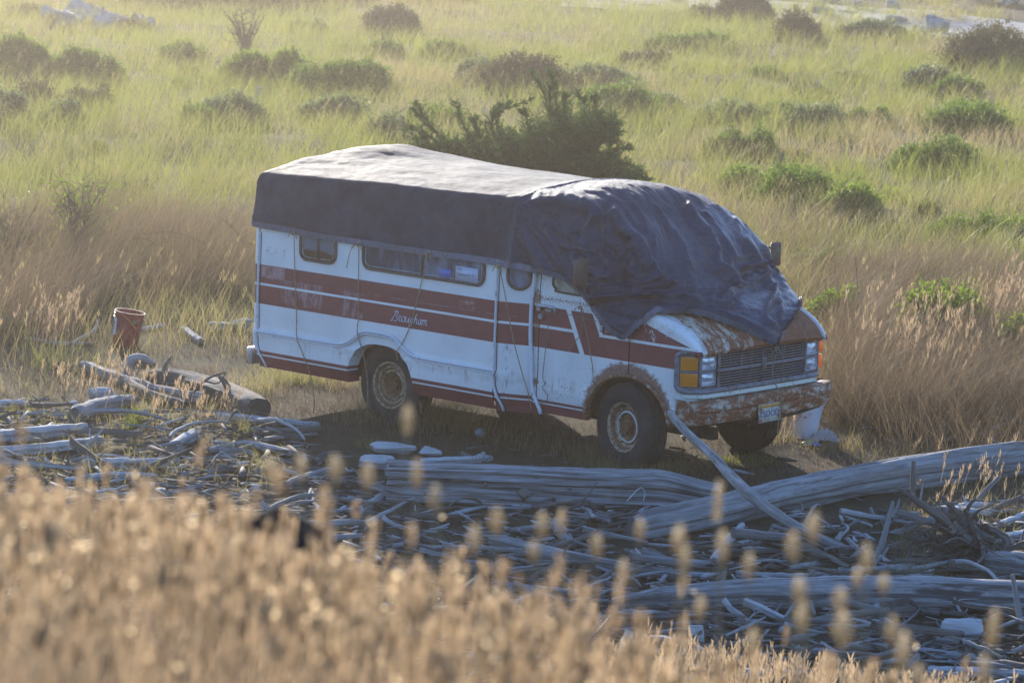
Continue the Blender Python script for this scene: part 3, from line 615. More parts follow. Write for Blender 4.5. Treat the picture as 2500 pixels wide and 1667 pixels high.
# each row: near hem, near crease, crown, far crease, far hem
ROWS=[
 ((-4.465,-1.035,1.665),(-4.515,-.93,1.69),(-4.520,0,1.69),(-4.515,.95,1.69),(-4.52,1.035,1.665)),
 ((-4.455,-1.040,1.660),(-4.50,-.955,2.00),(-4.51,0,2.00),(-4.50,.965,2.02),(-4.50,1.045,1.66)),
 ((-4.430,-1.040,1.655),(-4.44,-.970,2.150),(-4.47,.1,2.285),(-4.455,.93,2.235),(-4.46,1.045,1.65)),
 ((-4.200,-1.040,1.648),(-4.20,-.985,2.158),(-4.2,.25,2.330),(-4.2,.93,2.245),(-4.2,1.045,1.64)),
 ((-3.700,-1.038,1.632),(-3.70,-.985,2.178),(-3.7,.25,2.315),(-3.7,.93,2.235),(-3.7,1.045,1.63)),
 ((-3.000,-1.036,1.624),(-3.0,-.985,2.192),(-3.0,.1,2.300),(-3.0,.94,2.215),(-3.0,1.045,1.62)),
 ((-2.100,-1.036,1.622),(-2.1,-.985,2.203),(-2.1,0,2.292),(-2.1,.94,2.195),(-2.1,1.04,1.62)),
 ((-1.450,-1.040,1.630),(-1.45,-.980,2.208),(-1.45,0,2.295),(-1.45,.94,2.19),(-1.45,1.04,1.62)),
 ((-1.290,-1.036,1.618),(-1.27,-.975,2.215),(-1.25,0,2.312),(-1.25,.94,2.19),(-1.25,1.03,1.60)),
 ((-1.060,-1.000,1.606),(-1.05,-.945,2.215),(-1.05,0,2.322),(-1.05,.94,2.18),(-1.05,1.03,1.6)),
 ((-.850,-.965,1.590),(-.84,-.905,2.225),(-.85,0,2.322),(-.85,.93,2.165),(-.85,1.03,1.58)),
 ((-.640,-.945,1.552),(-.56,-.885,2.215),(-.62,0,2.300),(-.62,.93,2.10),(-.65,1.04,1.5)),
 ((-.440,-.955,1.450),(-.30,-.850,2.160),(-.42,0,2.250),(-.42,.93,2.02),(-.45,1.06,1.42)),
 ((-.270,-.965,1.300),(-.10,-.820,2.035),(-.22,0,2.130),(-.20,.93,1.92),(-.3,1.04,1.36)),
 ((-.090,-.955,1.170),(.04,-.810,1.870),(-.02,0,1.955),(.0,.95,1.78),(-.1,1.04,1.34)),
 ((.040,-.940,1.135),(.16,-.790,1.690),(.12,0,1.780),(.06,.96,1.62),(.05,1.02,1.34)),
 ((.190,-.930,1.262),(.25,-.750,1.560),(.25,0,1.620),(.18,.97,1.50),(.15,1.0,1.36)),
 ((.340,-.895,1.385),(.36,-.72,1.450),(.37,.05,1.500),(.30,.93,1.43),(.29,.96,1.38)),
 ((.430,-.650,1.378),(.46,-.52,1.405),(.50,.08,1.440),(.43,.84,1.385),(.43,.88,1.365)),
 ((.560,-.480,1.335),(.57,-.36,1.355),(.63,.10,1.370),(.55,.68,1.345),(.54,.74,1.325)),
 ((.700,-.285,1.250),(.71,-.20,1.265),(.755,.08,1.275),(.72,.38,1.275),(.71,.44,1.262)),
 ((.800,-.125,1.170),(.80,-.08,1.180),(.805,.06,1.190),(.79,.20,1.18),(.785,.24,1.172)),
 ((.845,.045,1.088),(.846,.055,1.09),(.848,.065,1.092),(.846,.08,1.09),(.845,.09,1.088))]
ROWS=np.array(ROWS)
def tarp_grid(i0,i1,n,m=150):
    # along
    A=ROWS; idx=np.linspace(i0,i1,n); out=[]
    e=np.concatenate([[2*A[0]-A[1]],A,[2*A[-1]-A[-2]]])
    for s_ in idx:
        i=min(int(s_),len(A)-2);t=s_-i;p0,p1,p2,p3=e[i:i+4]
        q=.5*((2*p1)+(-p0+p2)*t+(2*p0-5*p1+4*p2-p3)*t*t+(-p0+3*p1-3*p2+p3)*t**3)
        kq=.65 if i<16 else .15; q=q*kq+(p1*(1-t)+p2*t)*(1-kq)
        out.append(q)
    S=np.array(out); G=[]
    for k,s_ in enumerate(idx):
        h0,c0,c,c1,h1=S[k]
        # crown arch between the creases, softened creases, skirts
        t=np.linspace(0,1,m); a=.24; V=np.zeros((m,3))
        l=t<a; u=(t[l]/a)[:,None]; V[l]=h0*(1-u)+c0*u
        r=t>1-a; u=((1-t[r])/a)[:,None]; V[r]=h1*(1-u)+c1*u
        mid=~l&~r; u=((t[mid]-a)/(1-2*a))[:,None]
        # quadratic through c0,c,c1
        b_=2*c-.5*(c0+c1); q=(1-u)**2*c0+2*u*(1-u)*b_+u*u*c1; V[mid]=q
        G.append(V)
    G=np.array(G)
    for _ in range(5 if i0>3 else 2):                       # soften across
        G[:,1:-1]=G[:,1:-1]*.5+.25*(G[:,:-2]+G[:,2:])
    return G,idx
def normals(G):
    du=np.gradient(G,axis=0);dv=np.gradient(G,axis=1);n=np.cross(du,dv);n/=np.linalg.norm(n,axis=2)[:,:,None]+1e-9
    return n
tarp=empty('tarp',(-1.9,0,2.2),'dark navy tarp tied over the roof and windscreen of the van','tarp')
def ridge(v,p=1.): return (1-np.abs(v)*2)**1*p
def solid(name,G,mat,parent,th=.004):
    b=MB(); b.grid(G,flip=False); o=b.build(name,mat,parent,smooth=True); return o
# rear part: pulled tight with fine ripples and a slack lump at the rear end
G,idx=tarp_grid(0,8.35,240,170); N=normals(G)
if N[120,85,2]<0:N=-N
X,Y,Z=G[...,0],G[...,1],G[...,2]; t=np.linspace(0,1,170)[None,:]*np.ones_like(X)
top=sst(.22,.30,t)*(1-sst(.70,.78,t)); side=1-top
d=top*(.010*pn(X*2.3,Y*3.1)+.002*pn(X*9,Y*5)+.002*np.abs(pn(X*13+Y*9,Y*8-X*3,2.))+.009*pn(X*.9+Y*.7,Y*4.0-X*.5,8.)+.0035*pn(X*2.2-Y*2,Y*10,3.)+.030*np.exp(-((X+4.05)/.35)**2-((Y-.35)/.4)**2)-.012*np.exp(-((X+3.2)/.3)**2-((Y-.1)/.35)**2))
d+=top*.010*np.abs(pn(X*3+Y*2.2,Y*9-X*2.))*(1-sst(-3.9,-3.0,X))
# rays from the two upper corners
for cx,cz in((-4.46,2.15),(-1.27,2.2)):
    an=np.arctan2(Z-cz,(X-cx)*(1 if cx<-3 else -1)+1e-6); rr_=np.hypot(X-cx,Z-cz); d+=side*.011*pn(an*9+3,cx)*np.exp(-rr_/.30)*sst(.02,.12,rr_)
d+=side*(.004*pn(X*5,Z*7)+.003*pn(X*16+Z*4,Z*10)); d+=side*.012*np.sin(X*24+4*pn(X*3,1.))*np.exp(-((X+1.33)/.07)**2)
d+=side*(1-sst(1.66,1.86,Z))*(.009*(1-2*np.abs(pn(X*6+Z*3,Z*15)))+.005*(1-2*np.abs(pn(X*15,Z*26))))+side*.020*pn(X*1.4,Z*2.,4.)+side*.006*(1-2*np.abs(pn(X*3+Z*2,Z*2-X,9.)))
d*=sst(0,.03,t)*(1-sst(.97,1,t))
G1=G+N*d[...,None]; G1[...,2]+=.007*(1-sst(0,.12,t))*pn(X*2.4,1.7)*(X>-4.3); sheet=solid('rear_sheet',G1,M['tarp'],tarp)
# front part: loose, crumpled
G,idx=tarp_grid(8.0,len(ROWS)-1,330,260); N=normals(G)
if N[60,130,2]<0:N=-N
X,Y,Z=G[...,0],G[...,1],G[...,2]; m_=260; t=np.linspace(0,1,m_)[None,:]*np.ones_like(X)
fr=sst(-1.15,-.5,X); low=1-sst(1.55,1.95,Z)
rid=lambda v:1-2*np.abs(v)
wx,wy=.12*pn(X*2.2,Y*2.2,Z*2),.12*pn(X*2.2+9,Y*2.2,Z*2)
d=fr*(.030*rid(pn((Y+wy)*3.6+X*1.3,(X-Z)*.7+wx,3.)) +.013*rid(pn((Y+wy)*8+X*2.5,(X-Z)*1.6,7.)) +.004*rid(pn(Y*17+X*4,(X-Z)*5,1.)))*(1-.5*low)+.0035*rid(pn(Y*26+X*3,X*4,6.))*sst(1.95,2.15,Z)
d+=low*fr*(.018*rid(pn(Z*9+wx*10,Y*1.4,X*1.0))+.010*rid(pn(Z*17+wy*9,Y*3+X,2.))+.004*rid(pn(Z*34,Y*7,X*5)))
d+=.012*fr*pn(X*3,Y*3,Z*3)
# the main folds, traced one by one: (points, height of the fold, half width)
def foldpx(G):
    v=G-CAM; dz=v@FW; return 1250+FPX*(v@RT)/dz,833.5-FPX*(v@UP)/dz
PX,PY=foldpx(G)
FOLDS=[([(330,185),(600,232),(780,345)],.03,14),([(900,330),(1000,480),(1100,560),(1180,740),(1330,895)],.050,9),([(780,350),(700,480),(690,600)],.03,9),
 ([(1480,300),(1600,450),(1700,620),(1720,750),(1890,880)],.055,10),([(1860,420),(1980,600),(2080,760)],.035,9),([(1230,300),(1400,520),(1480,760)],.03,10),([(1640,330),(1790,560),(1850,700)],.025,8),
 ([(700,1010),(860,940),(1040,900),(1240,850)],.040,8),([(740,1025),(1000,985),(1240,985),(1500,1030),(1820,1070)],.060,7),([(800,1010),(1100,930),(1430,905)],.035,7),
 ([(1780,1000),(1900,930),(2020,890),(2140,800)],.055,8),([(1930,770),(2030,755),(2120,770)],.05,6),([(1960,860),(2060,820),(2150,900),(2180,1000),(2110,1150),(2200,1230)],.05,8),
 ([(2190,930),(2230,1050),(2240,1200)],.04,6),([(1500,1040),(1700,1110),(1950,1200),(2180,1300)],.030,7),
 ([(170,260),(300,440),(460,680),(600,870)],.030,6),([(215,250),(400,520),(560,760),(660,900)],.030,6),([(110,230),(150,480),(200,720)],.02,7),([(360,400),(470,560),(640,620)],.03,7),([(640,560),(720,620),(830,640),(900,760)],.05,8),([(700,640),(800,740),(900,850),(960,700),(1050,600)],.04,8),([(730,760),(830,860),(700,980)],.035,7),([(880,350),(860,520),(960,620)],.025,8)]
def segd(px,py,a,b):
    ax,ay=a;bx,by=b;L=(bx-ax)**2+(by-ay)**2; t_=np.clip(((px-ax)*(bx-ax)+(py-ay)*(by-ay))/L,0,1); return np.hypot(px-ax-t_*(bx-ax),py-ay-t_*(by-ay))
NF=N@(CAM-np.array([-.5,0,1.8]))>0
for pts,A_,wd in FOLDS:
    q=crv([(1220+.3061*a,420+.3061*b_) for a,b_ in pts],16); dd=np.min([segd(PX,PY,q[k],q[k+1]) for k in range(15)],axis=0)
    wob=1+.5*pn(PX*.05,PY*.05,A_*99)
    wd*=1.5; d+=NF*(.80*A_*wob*(np.exp(-(dd/(wd*.6))**1.6)-.45*np.exp(-((dd-wd*1.3)/(wd*.8))**2)))
T1=np.array([-.45,-.95,1.38]); v=G-T1; r1=np.linalg.norm(v,axis=2); an=np.arctan2(v[...,2],v[...,0]+.5*v[...,1])
d+=.028*rid(pn(an*4.2+1.3,r1*.8,5.))*np.exp(-r1/.55)*sst(.03,.25,r1)+.010*rid(pn(an*11,r1*1.5,2.))*np.exp(-r1/.6)*sst(.03,.2,r1)
sk=(1-sst(.18,.30,t)); 
T0=np.array([-1.27,-1.0,2.2]); v=G-T0; r0=np.linalg.norm(v,axis=2); a0=np.arctan2(-v[...,2],v[...,0]+.01)
d+=sk*.030*rid(pn(a0*5.2,r0*.7,9.))*sst(.05,.5,r0)*(1-fr*.5)
# the near mirror pushes the cloth out
d+=.085*np.exp(-((X+.28)/.16)**2-((Z-1.62)/.17)**2)*(t<.3)-.07*np.exp(-((X+.10)/.10)**2-((Z-1.62)/.2)**2)*(t<.3)
d+=.03*np.exp(-((X+1.27)/.012)**2)*0
d+=.020*np.exp(-((idx[:,None]-8.30)/.12)**2)
e_=sst(0,.02,t)*(1-sst(.98,1,t)); d*=.35+.65*e_; d*=np.clip((len(ROWS)-1-idx)/3.,.1,1)[:,None]*1.0
d=np.where((X>.20)&(Z<1.52),np.maximum(d*.8,-.010),np.maximum(d,-.045)); d*=sst(0,.6,idx-8.0)[:,None]*.9+.1
G2=G+N*(d+.006)[...,None]
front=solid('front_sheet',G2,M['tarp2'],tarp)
# hem band: follows the near edge of both sheets
def hemband(Ga,k,name,wd=.050,off=.010):
    E=Ga[:,0]; I=Ga[:,k]; dr=I-E; L=np.linalg.norm(dr,axis=1)[:,None]+1e-9; dr=dr/L
    tn=np.gradient(E,axis=0); nn=np.cross(tn,dr); nn/=np.linalg.norm(nn,axis=1)[:,None]+1e-9
    s_=np.sign(np.sum(nn*np.array([.35,-.75,.45]),axis=1))[:,None]; nn=nn*s_; nn=nn*.6+np.array([.20,-.30,.14])*.4*2
    P=np.stack([E+nn*off-dr*.006,E+nn*off+dr*wd*.5,E+nn*(off)+dr*np.minimum(wd,L*3)],1)
    P2=P-nn[:,None,:]*.012
    b=MB(); b.grid(P); b.grid(P2,flip=True); return b.build(name,M['hem'],tarp,smooth=True)
hemband(G1,6,'hem'); hemband(G2,6,'hem')
hemband(G2[int(330*.72):,::-1],6,'hem',.06)
b=MB()
for x,z in ((-3.9,1.668),(-3.05,1.652),(-2.19,1.650),(-1.36,1.650)):
    b.tube([(x+.012*math.cos(a),-1.052,z+.012*math.sin(a)) for a in np.linspace(0,2*np.pi,13)],.004,6,cap=False)
b.build('grommets',M['chrome'],tarp,smooth=True)
# ropes
def rope(pts,label,r=.0048,mat=None,n=24,knot=True,group=None):
    b=MB(); P=crv(pts,n); b.tube(P,r,6)
    if knot:
        k=np.array(pts[0]); 
        for j in range(3): b.tube(crv([k+[.02*math.cos(j*2.1),-.004,.012*math.sin(j*2)],k+[0,-.016,-.012*j],k+[-.02,-.006,-.022]],8),r*1.2,5)
        b.tube(crv([k,k+[-.04,-.010,-.015],k+[-.075,-.004,-.055]],8),r*.8,5).tube(crv([k,k+[.03,-.010,-.02],k+[.045,-.004,-.06]],8),r*.8,5)
    o=b.build('rope',mat or M['rope'],None,smooth=True); return setp(o,label,'rope',group or 'ropes tying down the tarp')
rope([(-3.893,-1.060,1.655),(-3.90,-1.030,1.3),(-3.87,-1.030,.95),(-3.83,-1.056,.69),(-3.80,-1.05,.62),(-3.68,-1.02,.36),(-3.62,-1.02,.12),(-3.60,-1.05,.02)],'tan rope hanging over the small rear side window edge, nearest the van rear corner')
rope([(-3.050,-1.060,1.640),(-3.07,-1.032,1.25),(-3.06,-1.030,.98),(-3.05,-1.056,.84),(-3.02,-1.0,.62),(-2.97,-.99,.40),(-2.93,-1.02,.05)],'tan rope passing in front of the rear wheel arch, left of the lettering')
rope([(-3.05,-1.062,1.64),(-3.12,-1.066,1.61),(-3.17,-1.06,1.52),(-3.21,-1.05,1.40)],'short loose tan rope tail dangling between the two side windows',knot=False,r=.004)
rope([(-2.190,-1.062,1.640),(-2.29,-1.034,1.35),(-2.40,-1.032,1.0),(-2.50,-1.034,.80),(-2.545,-1.058,.72),(-2.56,-1.03,.64)],'tan rope slanting down across the script lettering to the wheel arch')
rope([(-1.330,-1.062,1.625),(-1.27,-1.034,1.35),(-1.19,-1.010,1.0),(-1.10,-.985,.72),(-1.04,-.965,.55),(-1.00,-.96,.40)],'tan rope slanting down from the small rounded window to the sill')
rope([(-.455,-.975,1.365),(-.44,-.930,1.2),(-.38,-.928,1.0),(-.345,-.925,.86),(-.33,-.93,.78),(-.30,-.95,.70),(-.315,-.95,.64)],'tan rope hanging down the passenger door to the front wheel arch')
rope([(-.455,-.976,1.365),(-.47,-.94,1.24),(-.48,-.925,1.13),(-.56,-.925,1.03),(-.62,-.925,.96)],'thin grey cord curving over the red door stripe',r=.0035,mat=M['greyrope'],knot=False)
rope([(-.86,-.955,1.29),(-.86,-.93,1.1),(-.89,-.925,.9),(-.91,-.92,.68),(-.87,-.925,.64),(-.91,-.925,.60),(-.85,-.925,.54),(-.86,-.92,.49),(-.96,-.915,.44)],'thin dark cord dangling from the door handle',r=.0035,mat=M['greyrope'],knot=False,n=50)
rope([(-.83,-.958,1.288),(-.7,-.94,1.275),(-.5,-.935,1.262),(-.30,-.935,1.250)],'thin grey cord stretched from the door handle under the tarp',r=.003,mat=M['greyrope'],knot=False)
rope([(.865,.065,1.085),(.845,.068,.98),(.82,.075,.82),(.880,.090,.71),(.900,.100,.62),(.905,.09,.50),(.91,.06,.38),(.90,.075,.33)],'tan rope hanging from the tarp tip over the grille and number plate')
# things seen in the long side window: two sheets propped on the glass
def sheet_of(name,x0,x1,z0,z1,mat,label,cat):
    b=MB(); b.box((x0,-1.0155,z0),(x1,-1.0130,z1)); o=b.build(name,mat,None); return setp(o,label,cat)
# ================================================================ GROUND
def dryness(x,y):                # 0 green .. 1 straw
    u,d=ud(x,y)
    n=.5+.9*fbm(np.asarray(x)*.16+3,np.asarray(y)*.16,2.,3)
    z=sst(47,36,d)*.75+.1
    r=np.clip(z+(n-.5)*(.45+.9*sst(37,48,d))+.08*sst(45,60,d),0,1)
    return np.where(d>62,np.clip(r-.15*sst(62,80,d)*(u>0),0,1),r)
us=np.concatenate([-np.geomspace(400,14,16)[:-1],np.linspace(-14,14,113),np.geomspace(14,400,16)[1:]])
ds=np.concatenate([[-120,-50,-20,-8,0],np.linspace(2,50,150),np.linspace(50.6,130,120),np.geomspace(132,700,20)])
U,D=np.meshgrid(us,ds); X,Y=xy(U,D); Z=H(X,Y)
b=MB(); P=np.stack([X,Y,Z],2); b.grid(P,flip=True)
m=MT('sandy_ground'); n=m.noise(.35,6,.62); n2=m.noise(7,6,.7); n3=m.noise(55,4,.7)
c=m.mix((n2*.6+n3*.4).step(.3,.7),(.036,.026,.017),(.105,.078,.050)); c=m.mix(n.step(.42,.62)*.5,c,(.060,.062,.026))
m.set(col=c,rough=.95,spec=.1).bump(n2+n3*.6,.8,.05)
gd=b.build('ground',m.m,None,smooth=True); setp(gd,kind='structure')
# pale shingle of the upper beach, far right
def far_strip(name,pts,mat,lift=.03):
    P=[]
    for (x0,y0),(x1,y1) in pts: 
        row=[]
        for t in np.linspace(0,1,14):
            q=g(x0+(x1-x0)*t,y0+(y1-y0)*t); row.append((q[0],q[1],float(H(q[0],q[1]))+lift))
        P.append(row)
    Q=[]
    P=np.array(P)
    for a,b_ in zip(P[:-1],P[1:]):
        for t in np.linspace(0,1,10,endpoint=False): Q.append(a*(1-t)+b_*t)
    Q.append(P[-1]); Q=np.array(Q); Q[...,2]=H(Q[...,0],Q[...,1])+lift
    b=MB(); b.grid(Q); o=b.build(name,mat,None,smooth=True); return setp(o,kind='structure')
m=MT('beach_shingle'); n=m.noise(2.2,6,.7); v=m.noise(14,4,.7); m.set(col=m.mix((n*.5+v*.5).step(.35,.65),(.14,.135,.13),(.36,.35,.33)),rough=.9).bump(v,.6,.1)
far_strip('shingle',[((1290,-6),(1290,20)),((1560,-4),(1560,32)),((1850,10),(1800,62)),((2140,30),(2140,92)),((2420,66),(2420,140))],m.m)
# ================================================================ GRASS
def mat_grass(name,gcol,dcol,tg,td,fac=.5,rg=.5,sp=.25):
    m=MT(name); a=m.attr('dry'); r=m.island(); f=(a+r*.5-.25).clamp()
    c=m.mix(f,gcol,dcol); c=m.mix(r.step(.72,1.)*.5,c,(.30,.27,.16)); t=m.mix(f,tg,td)
    m.leaf(c,t,fac,rg,sp); return m.m
M['grass']=mat_grass('field_grass',(.070,.100,.018),(.175,.140,.075),(.27,.30,.050),(.40,.31,.15),.55)
M['brush']=mat_grass('brown_brush',(.060,.044,.030),(.155,.112,.070),(.10,.075,.045),(.34,.235,.135),.4,.6,.15)
M['fore']=mat_grass('dry_foreground_grass',(.070,.050,.034),(.17,.120,.072),(.26,.175,.105),(.54,.39,.24),.5,.28,.5)
def blades(x,y,h,wd,lean,curve,yaw=None,z=None,seg=3,dry=None,az=None):
    n=len(x); yaw=RNG.uniform(0,np.pi,n) if yaw is None else yaw; z=H(x,y) if z is None else z
    ax,ay=np.cos(az),np.sin(az); wx,wy=np.cos(yaw)*wd*.5,np.sin(yaw)*wd*.5; V=np.zeros((n,2*seg+1,3))
    for k in range(seg+1):
        t=k/seg; o=h*(lean*t+curve*t*t); zz=z+h*t*(1-.35*curve*t)-.02*(k==0); w_=(1-t**1.6) if k else .7
        if k<seg:
            V[:,2*k]=np.stack([x+ax*o-wx*w_,y+ay*o-wy*w_,zz],1); V[:,2*k+1]=np.stack([x+ax*o+wx*w_,y+ay*o+wy*w_,zz],1)
        else: V[:,2*k]=np.stack([x+ax*o,y+ay*o,zz],1)
    base=(np.arange(n)*(2*seg+1))[:,None]
    q=[]
    for k in range(seg-1): q.append(base+np.array([2*k,2*k+1,2*k+3,2*k+2]))
    tr=base+np.array([2*seg-2,2*seg-1,2*seg])
    lv=np.concatenate([np.concatenate(q+[tr],axis=1).ravel()]); lt=np.tile(np.array([4]*(seg-1)+[3],dtype=np.int32),n)
    return V.reshape(-1,3),lv,lt,(np.repeat(dry,2*seg+1) if dry is not None else None)
def grass_obj(name,parts,mat,label,cat='grass'):
    V=[];L=[];T=[];A=[];o=0
    for v,l,t,a in parts: V.append(v);L.append(l+o);T.append(t);A.append(a);o+=len(v)
    ob=mk(name,np.concatenate(V),[np.concatenate(L),np.concatenate(T)],mat,smooth=False,attr={'dry':np.concatenate(A)})
    return setp(ob,label,cat,kind='stuff')
WIND=math.atan2(RH[1],RH[0])     # tips lean to the right of the picture
def van_local_clear(x,y,m=.0): return (x>-4.6-m)&(x<.95+m)&(np.abs(y)<1.02+m)
def scatter(d0,d1,dens,half=.155,extra=.9):
    """points between two depths, dens per m2 (function of depth)"""
    out=[]
    for a,b_ in zip(np.linspace(d0,d1,40)[:-1],np.linspace(d0,d1,40)[1:]):
        mid=(a+b_)/2; wd=2*(mid*half+extra); n=int((b_-a)*wd*dens(mid)); u=RNG.uniform(-wd/2,wd/2,n); d=RNG.uniform(a,b_,n); out.append(np.stack([u,d],1))
    q=np.concatenate(out); return q[:,0],q[:,1]
# wide meadow behind the van
u,d=scatter(32.5,125,lambda d:430*(34/d)**1.5)
n0=len(u); nt_=n0//55; ti=RNG.integers(0,n0,nt_); own=RNG.integers(0,nt_,n0); tus=RNG.uniform(0,1,n0)<.55; srt=np.argsort(d[ti]); ti=ti[srt]; own=np.clip((np.searchsorted(np.sort(d[ti]),d)+RNG.integers(-12,13,n0)),0,nt_-1)
u=np.where(tus,u[ti[own]]+RNG.normal(0,.10,n0)*(1+d*.006),u); d=np.where(tus,d[ti[own]]+RNG.normal(0,.13,n0)*(1+d*.006),d); tv=RNG.normal(0,1,nt_)[own]*tus; tz=RNG.normal(0,1,nt_)[own]*tus
x,y=xy(u,d); cl=fbm(x*.8,y*.8,0,3); keep=(RNG.uniform(0,1,len(x))<np.clip(.70+cl*1.5,.10,1))
# the beaten clearing round the van
clr=sst(1.6,2.8,np.maximum(np.maximum(-4.5-x,x-1.0),np.abs(y)-1.0)+.5*pn(x*.7,y*.7)); keep&=RNG.uniform(0,1,len(x))<clr*.97+.03
px_=1250+FPX*u/d*1.0; 
q0=g(1290,10)
x,y,u,d,tv,tz=x[keep],y[keep],u[keep],d[keep],tv[keep],tz[keep]
P_=np.stack([x,y,H(x,y)],1)-CAM; zz=P_@FW; ix=(1250+FPX*(P_@RT)/zz)/K; iy=(833.5-FPX*(P_@UP)/zz)/K
beach=(ix>1290)&(iy<np.interp(ix,[1290,1560,1800,2140,2420],[12,26,58,88,136]))
kp=~(beach&(pn(x*.25,y*.25)<.12)); brz=((ix<585)&(iy>545))|((ix>1870)&(iy>640)); kp&=~(brz&(RNG.uniform(0,1,len(x))<.62+.5*pn(x*.9,y*.9,3.))); x,y,u,d,tv,tz=x[kp],y[kp],u[kp],d[kp],tv[kp],tz[kp]
n=len(x); dr=np.clip(dryness(x,y)+.16*tv,0,1)
hh=(.40+.22*fbm(x*.35+9,y*.35,1.,2)+.10*sst(36,42,d))*RNG.uniform(.55,1.25,n); hh=np.clip(hh*(1+.22*tz),.12,1.05)
wdt=(.0055+.00012*np.maximum(d-34,0))*RNG.uniform(.6,1.4,n)
az=WIND+RNG.normal(0,1.7,n)+.8*pn(x*.2,y*.2,5.)+.5*tv
parts=[blades(x,y,hh,wdt,RNG.uniform(.0,.45,n),RNG.uniform(.05,.6,n),az=az,dry=np.clip(dr+RNG.normal(0,.08,n),0,1))]
grass_obj('meadow_grass',parts,M['grass'],'green and straw coloured dune grass covering the field behind the van')
# tall flowering stems with feathery heads standing out of the meadow
def stems(x,y,h,az,lean,hl,hw,dry,sw=.003,z=None,fuzz=14):
    n=len(x); z=H(x,y) if z is None else z
    v,l,t,a=blades(x,y,h,np.full(n,sw),lean,np.zeros(n)+.12,az=az,dry=dry,z=z,yaw=np.full(n,WIND))
    k=fuzz; r=RNG.uniform(0,1,(n,k)); T_=1-r*hl[:,None]/h[:,None]
    o=h[:,None]*(lean[:,None]*T_+.12*T_*T_); X=x[:,None]+np.cos(az)[:,None]*o; Y=y[:,None]+np.sin(az)[:,None]*o; Z=z[:,None]+h[:,None]*T_*(1-.35*.12*T_)
    an=RNG.uniform(0,2*np.pi,(n,k)); wr=hw[:,None]*np.sin(np.pi*(1-r)*.9+.15)
    X=(X+np.cos(an)*wr*.3).ravel(); Y=(Y+np.sin(an)*wr*.3).ravel(); Z=Z.ravel(); m=n*k
    v2,l2,t2,a2=blades(X,Y,np.repeat(hl*.38,k)*RNG.uniform(.6,1.2,m),np.repeat(hw*.55,k),RNG.uniform(.2,.7,m),np.zeros(m),az=an.ravel(),dry=np.repeat(np.clip(dry+.3,0,1),k),z=Z,seg=2)
    return [(v,l,t,a),(v2,l2,t2,a2)]
u,d=scatter(33,75,lambda d:2.6*(36/d)); x,y=xy(u,d); kp=clr_=(np.maximum(np.maximum(-4.5-x,x-1.0),np.abs(y)-1.0)>1.7)&(fbm(x*.3,y*.3)>-.1); x,y=x[kp],y[kp]; n=len(x)
grass_obj('grass_stems',stems(x,y,RNG.uniform(.6,1.0,n),WIND+RNG.normal(0,.4,n),RNG.uniform(.1,.5,n),RNG.uniform(.08,.16,n),RNG.uniform(.008,.014,n),np.full(n,.9),fuzz=9),M['grass'],'pale feathery seed heads standing above the meadow grass')
# dry thatch round the van: short straw, and tall straw in the bands at left, behind and right
def region(pts,dens,**k):
    pts=np.array([g(a,b_)[:2] for a,b_ in pts]); lo,hi=pts.min(0),pts.max(0); n=int(np.prod(hi-lo)*dens); q=RNG.uniform(lo,hi,(n,2))
    ins=np.zeros(n,bool); j=len(pts)-1
    for i in range(len(pts)):
        xi,yi=pts[i];xj,yj=pts[j]; c_=((yi>q[:,1])!=(yj>q[:,1]))&(q[:,0]<(xj-xi)*(q[:,1]-yi)/(yj-yi+1e-12)+xi); ins^=c_; j=i
    return q[ins,0],q[ins,1]
parts=[]
x,y=region([(1890,990),(2100,1010),(2420,985),(2420,800),(2240,760),(1930,790)],700); k=~van_local_clear(x,y,.2); x,y=x[k],y[k]; n=len(x); parts.append(blades(x,y,RNG.uniform(.3,.8,n)*(1+.4*pn(x,y)),RNG.uniform(.003,.006,n),RNG.uniform(0,.6,n),RNG.uniform(.1,.9,n),az=RNG.uniform(0,6.28,n),dry=RNG.uniform(0,.7,n)))
x,y=region([(-60,980),(300,900),(560,860),(700,960),(1000,1010),(1400,1080),(1700,1110),(1960,1080),(2420,1000),(2420,700),(2000,700),(1500,640),(500,560),(-60,560)],620)
inn=van_local_clear(x,y,-.15); k=RNG.uniform(0,1,len(x))<np.where(inn,.25,np.clip(.55+fbm(x*1.3,y*1.3)*1.6,.08,1)); x,y=x[k],y[k]; n=len(x)
parts.append(blades(x,y,RNG.uniform(.03,.12,n)*(1+.6*fbm(x*.8,y*.8)),RNG.uniform(.003,.006,n),RNG.uniform(0,1.0,n),RNG.uniform(0,1.,n),az=RNG.uniform(0,6.28,n),dry=np.clip(.75+.35*fbm(x*.9,y*.9,4.)+RNG.normal(0,.12,n),0,1),seg=2))
for pts,dens,h0,h1 in (([(-60,800),(190,775),(215,712),(560,705),(570,640),(575,560),(560,545),(-60,545)],1000,.4,1.05),
    ([(1905,975),(2100,1000),(2420,975),(2420,700),(2240,620),(1900,640),(1880,880)],800,.35,.95),
    ([(1330,520),(1900,520),(1960,700),(1900,740),(1500,640)],350,.3,.8),
    ([(2150,1010),(2420,1010),(2420,930),(2200,950)],300,.15,.4)):
    x,y=region(pts,dens); k=RNG.uniform(0,1,len(x))<np.clip(.6+fbm(x*1.1,y*1.1,3)*1.5,.05,1); k&=~van_local_clear(x,y,.25); x,y=x[k],y[k]; n=len(x)
    parts.append(blades(x,y,RNG.uniform(h0,h1,n)*(1+.5*pn(x*.8,y*.8)),RNG.uniform(.003,.006,n),RNG.uniform(.0,.55,n),RNG.uniform(.1,.9,n),az=WIND+RNG.normal(0,1.2,n),dry=np.clip(1-.4*np.abs(RNG.normal(0,1,n)),0,1)))
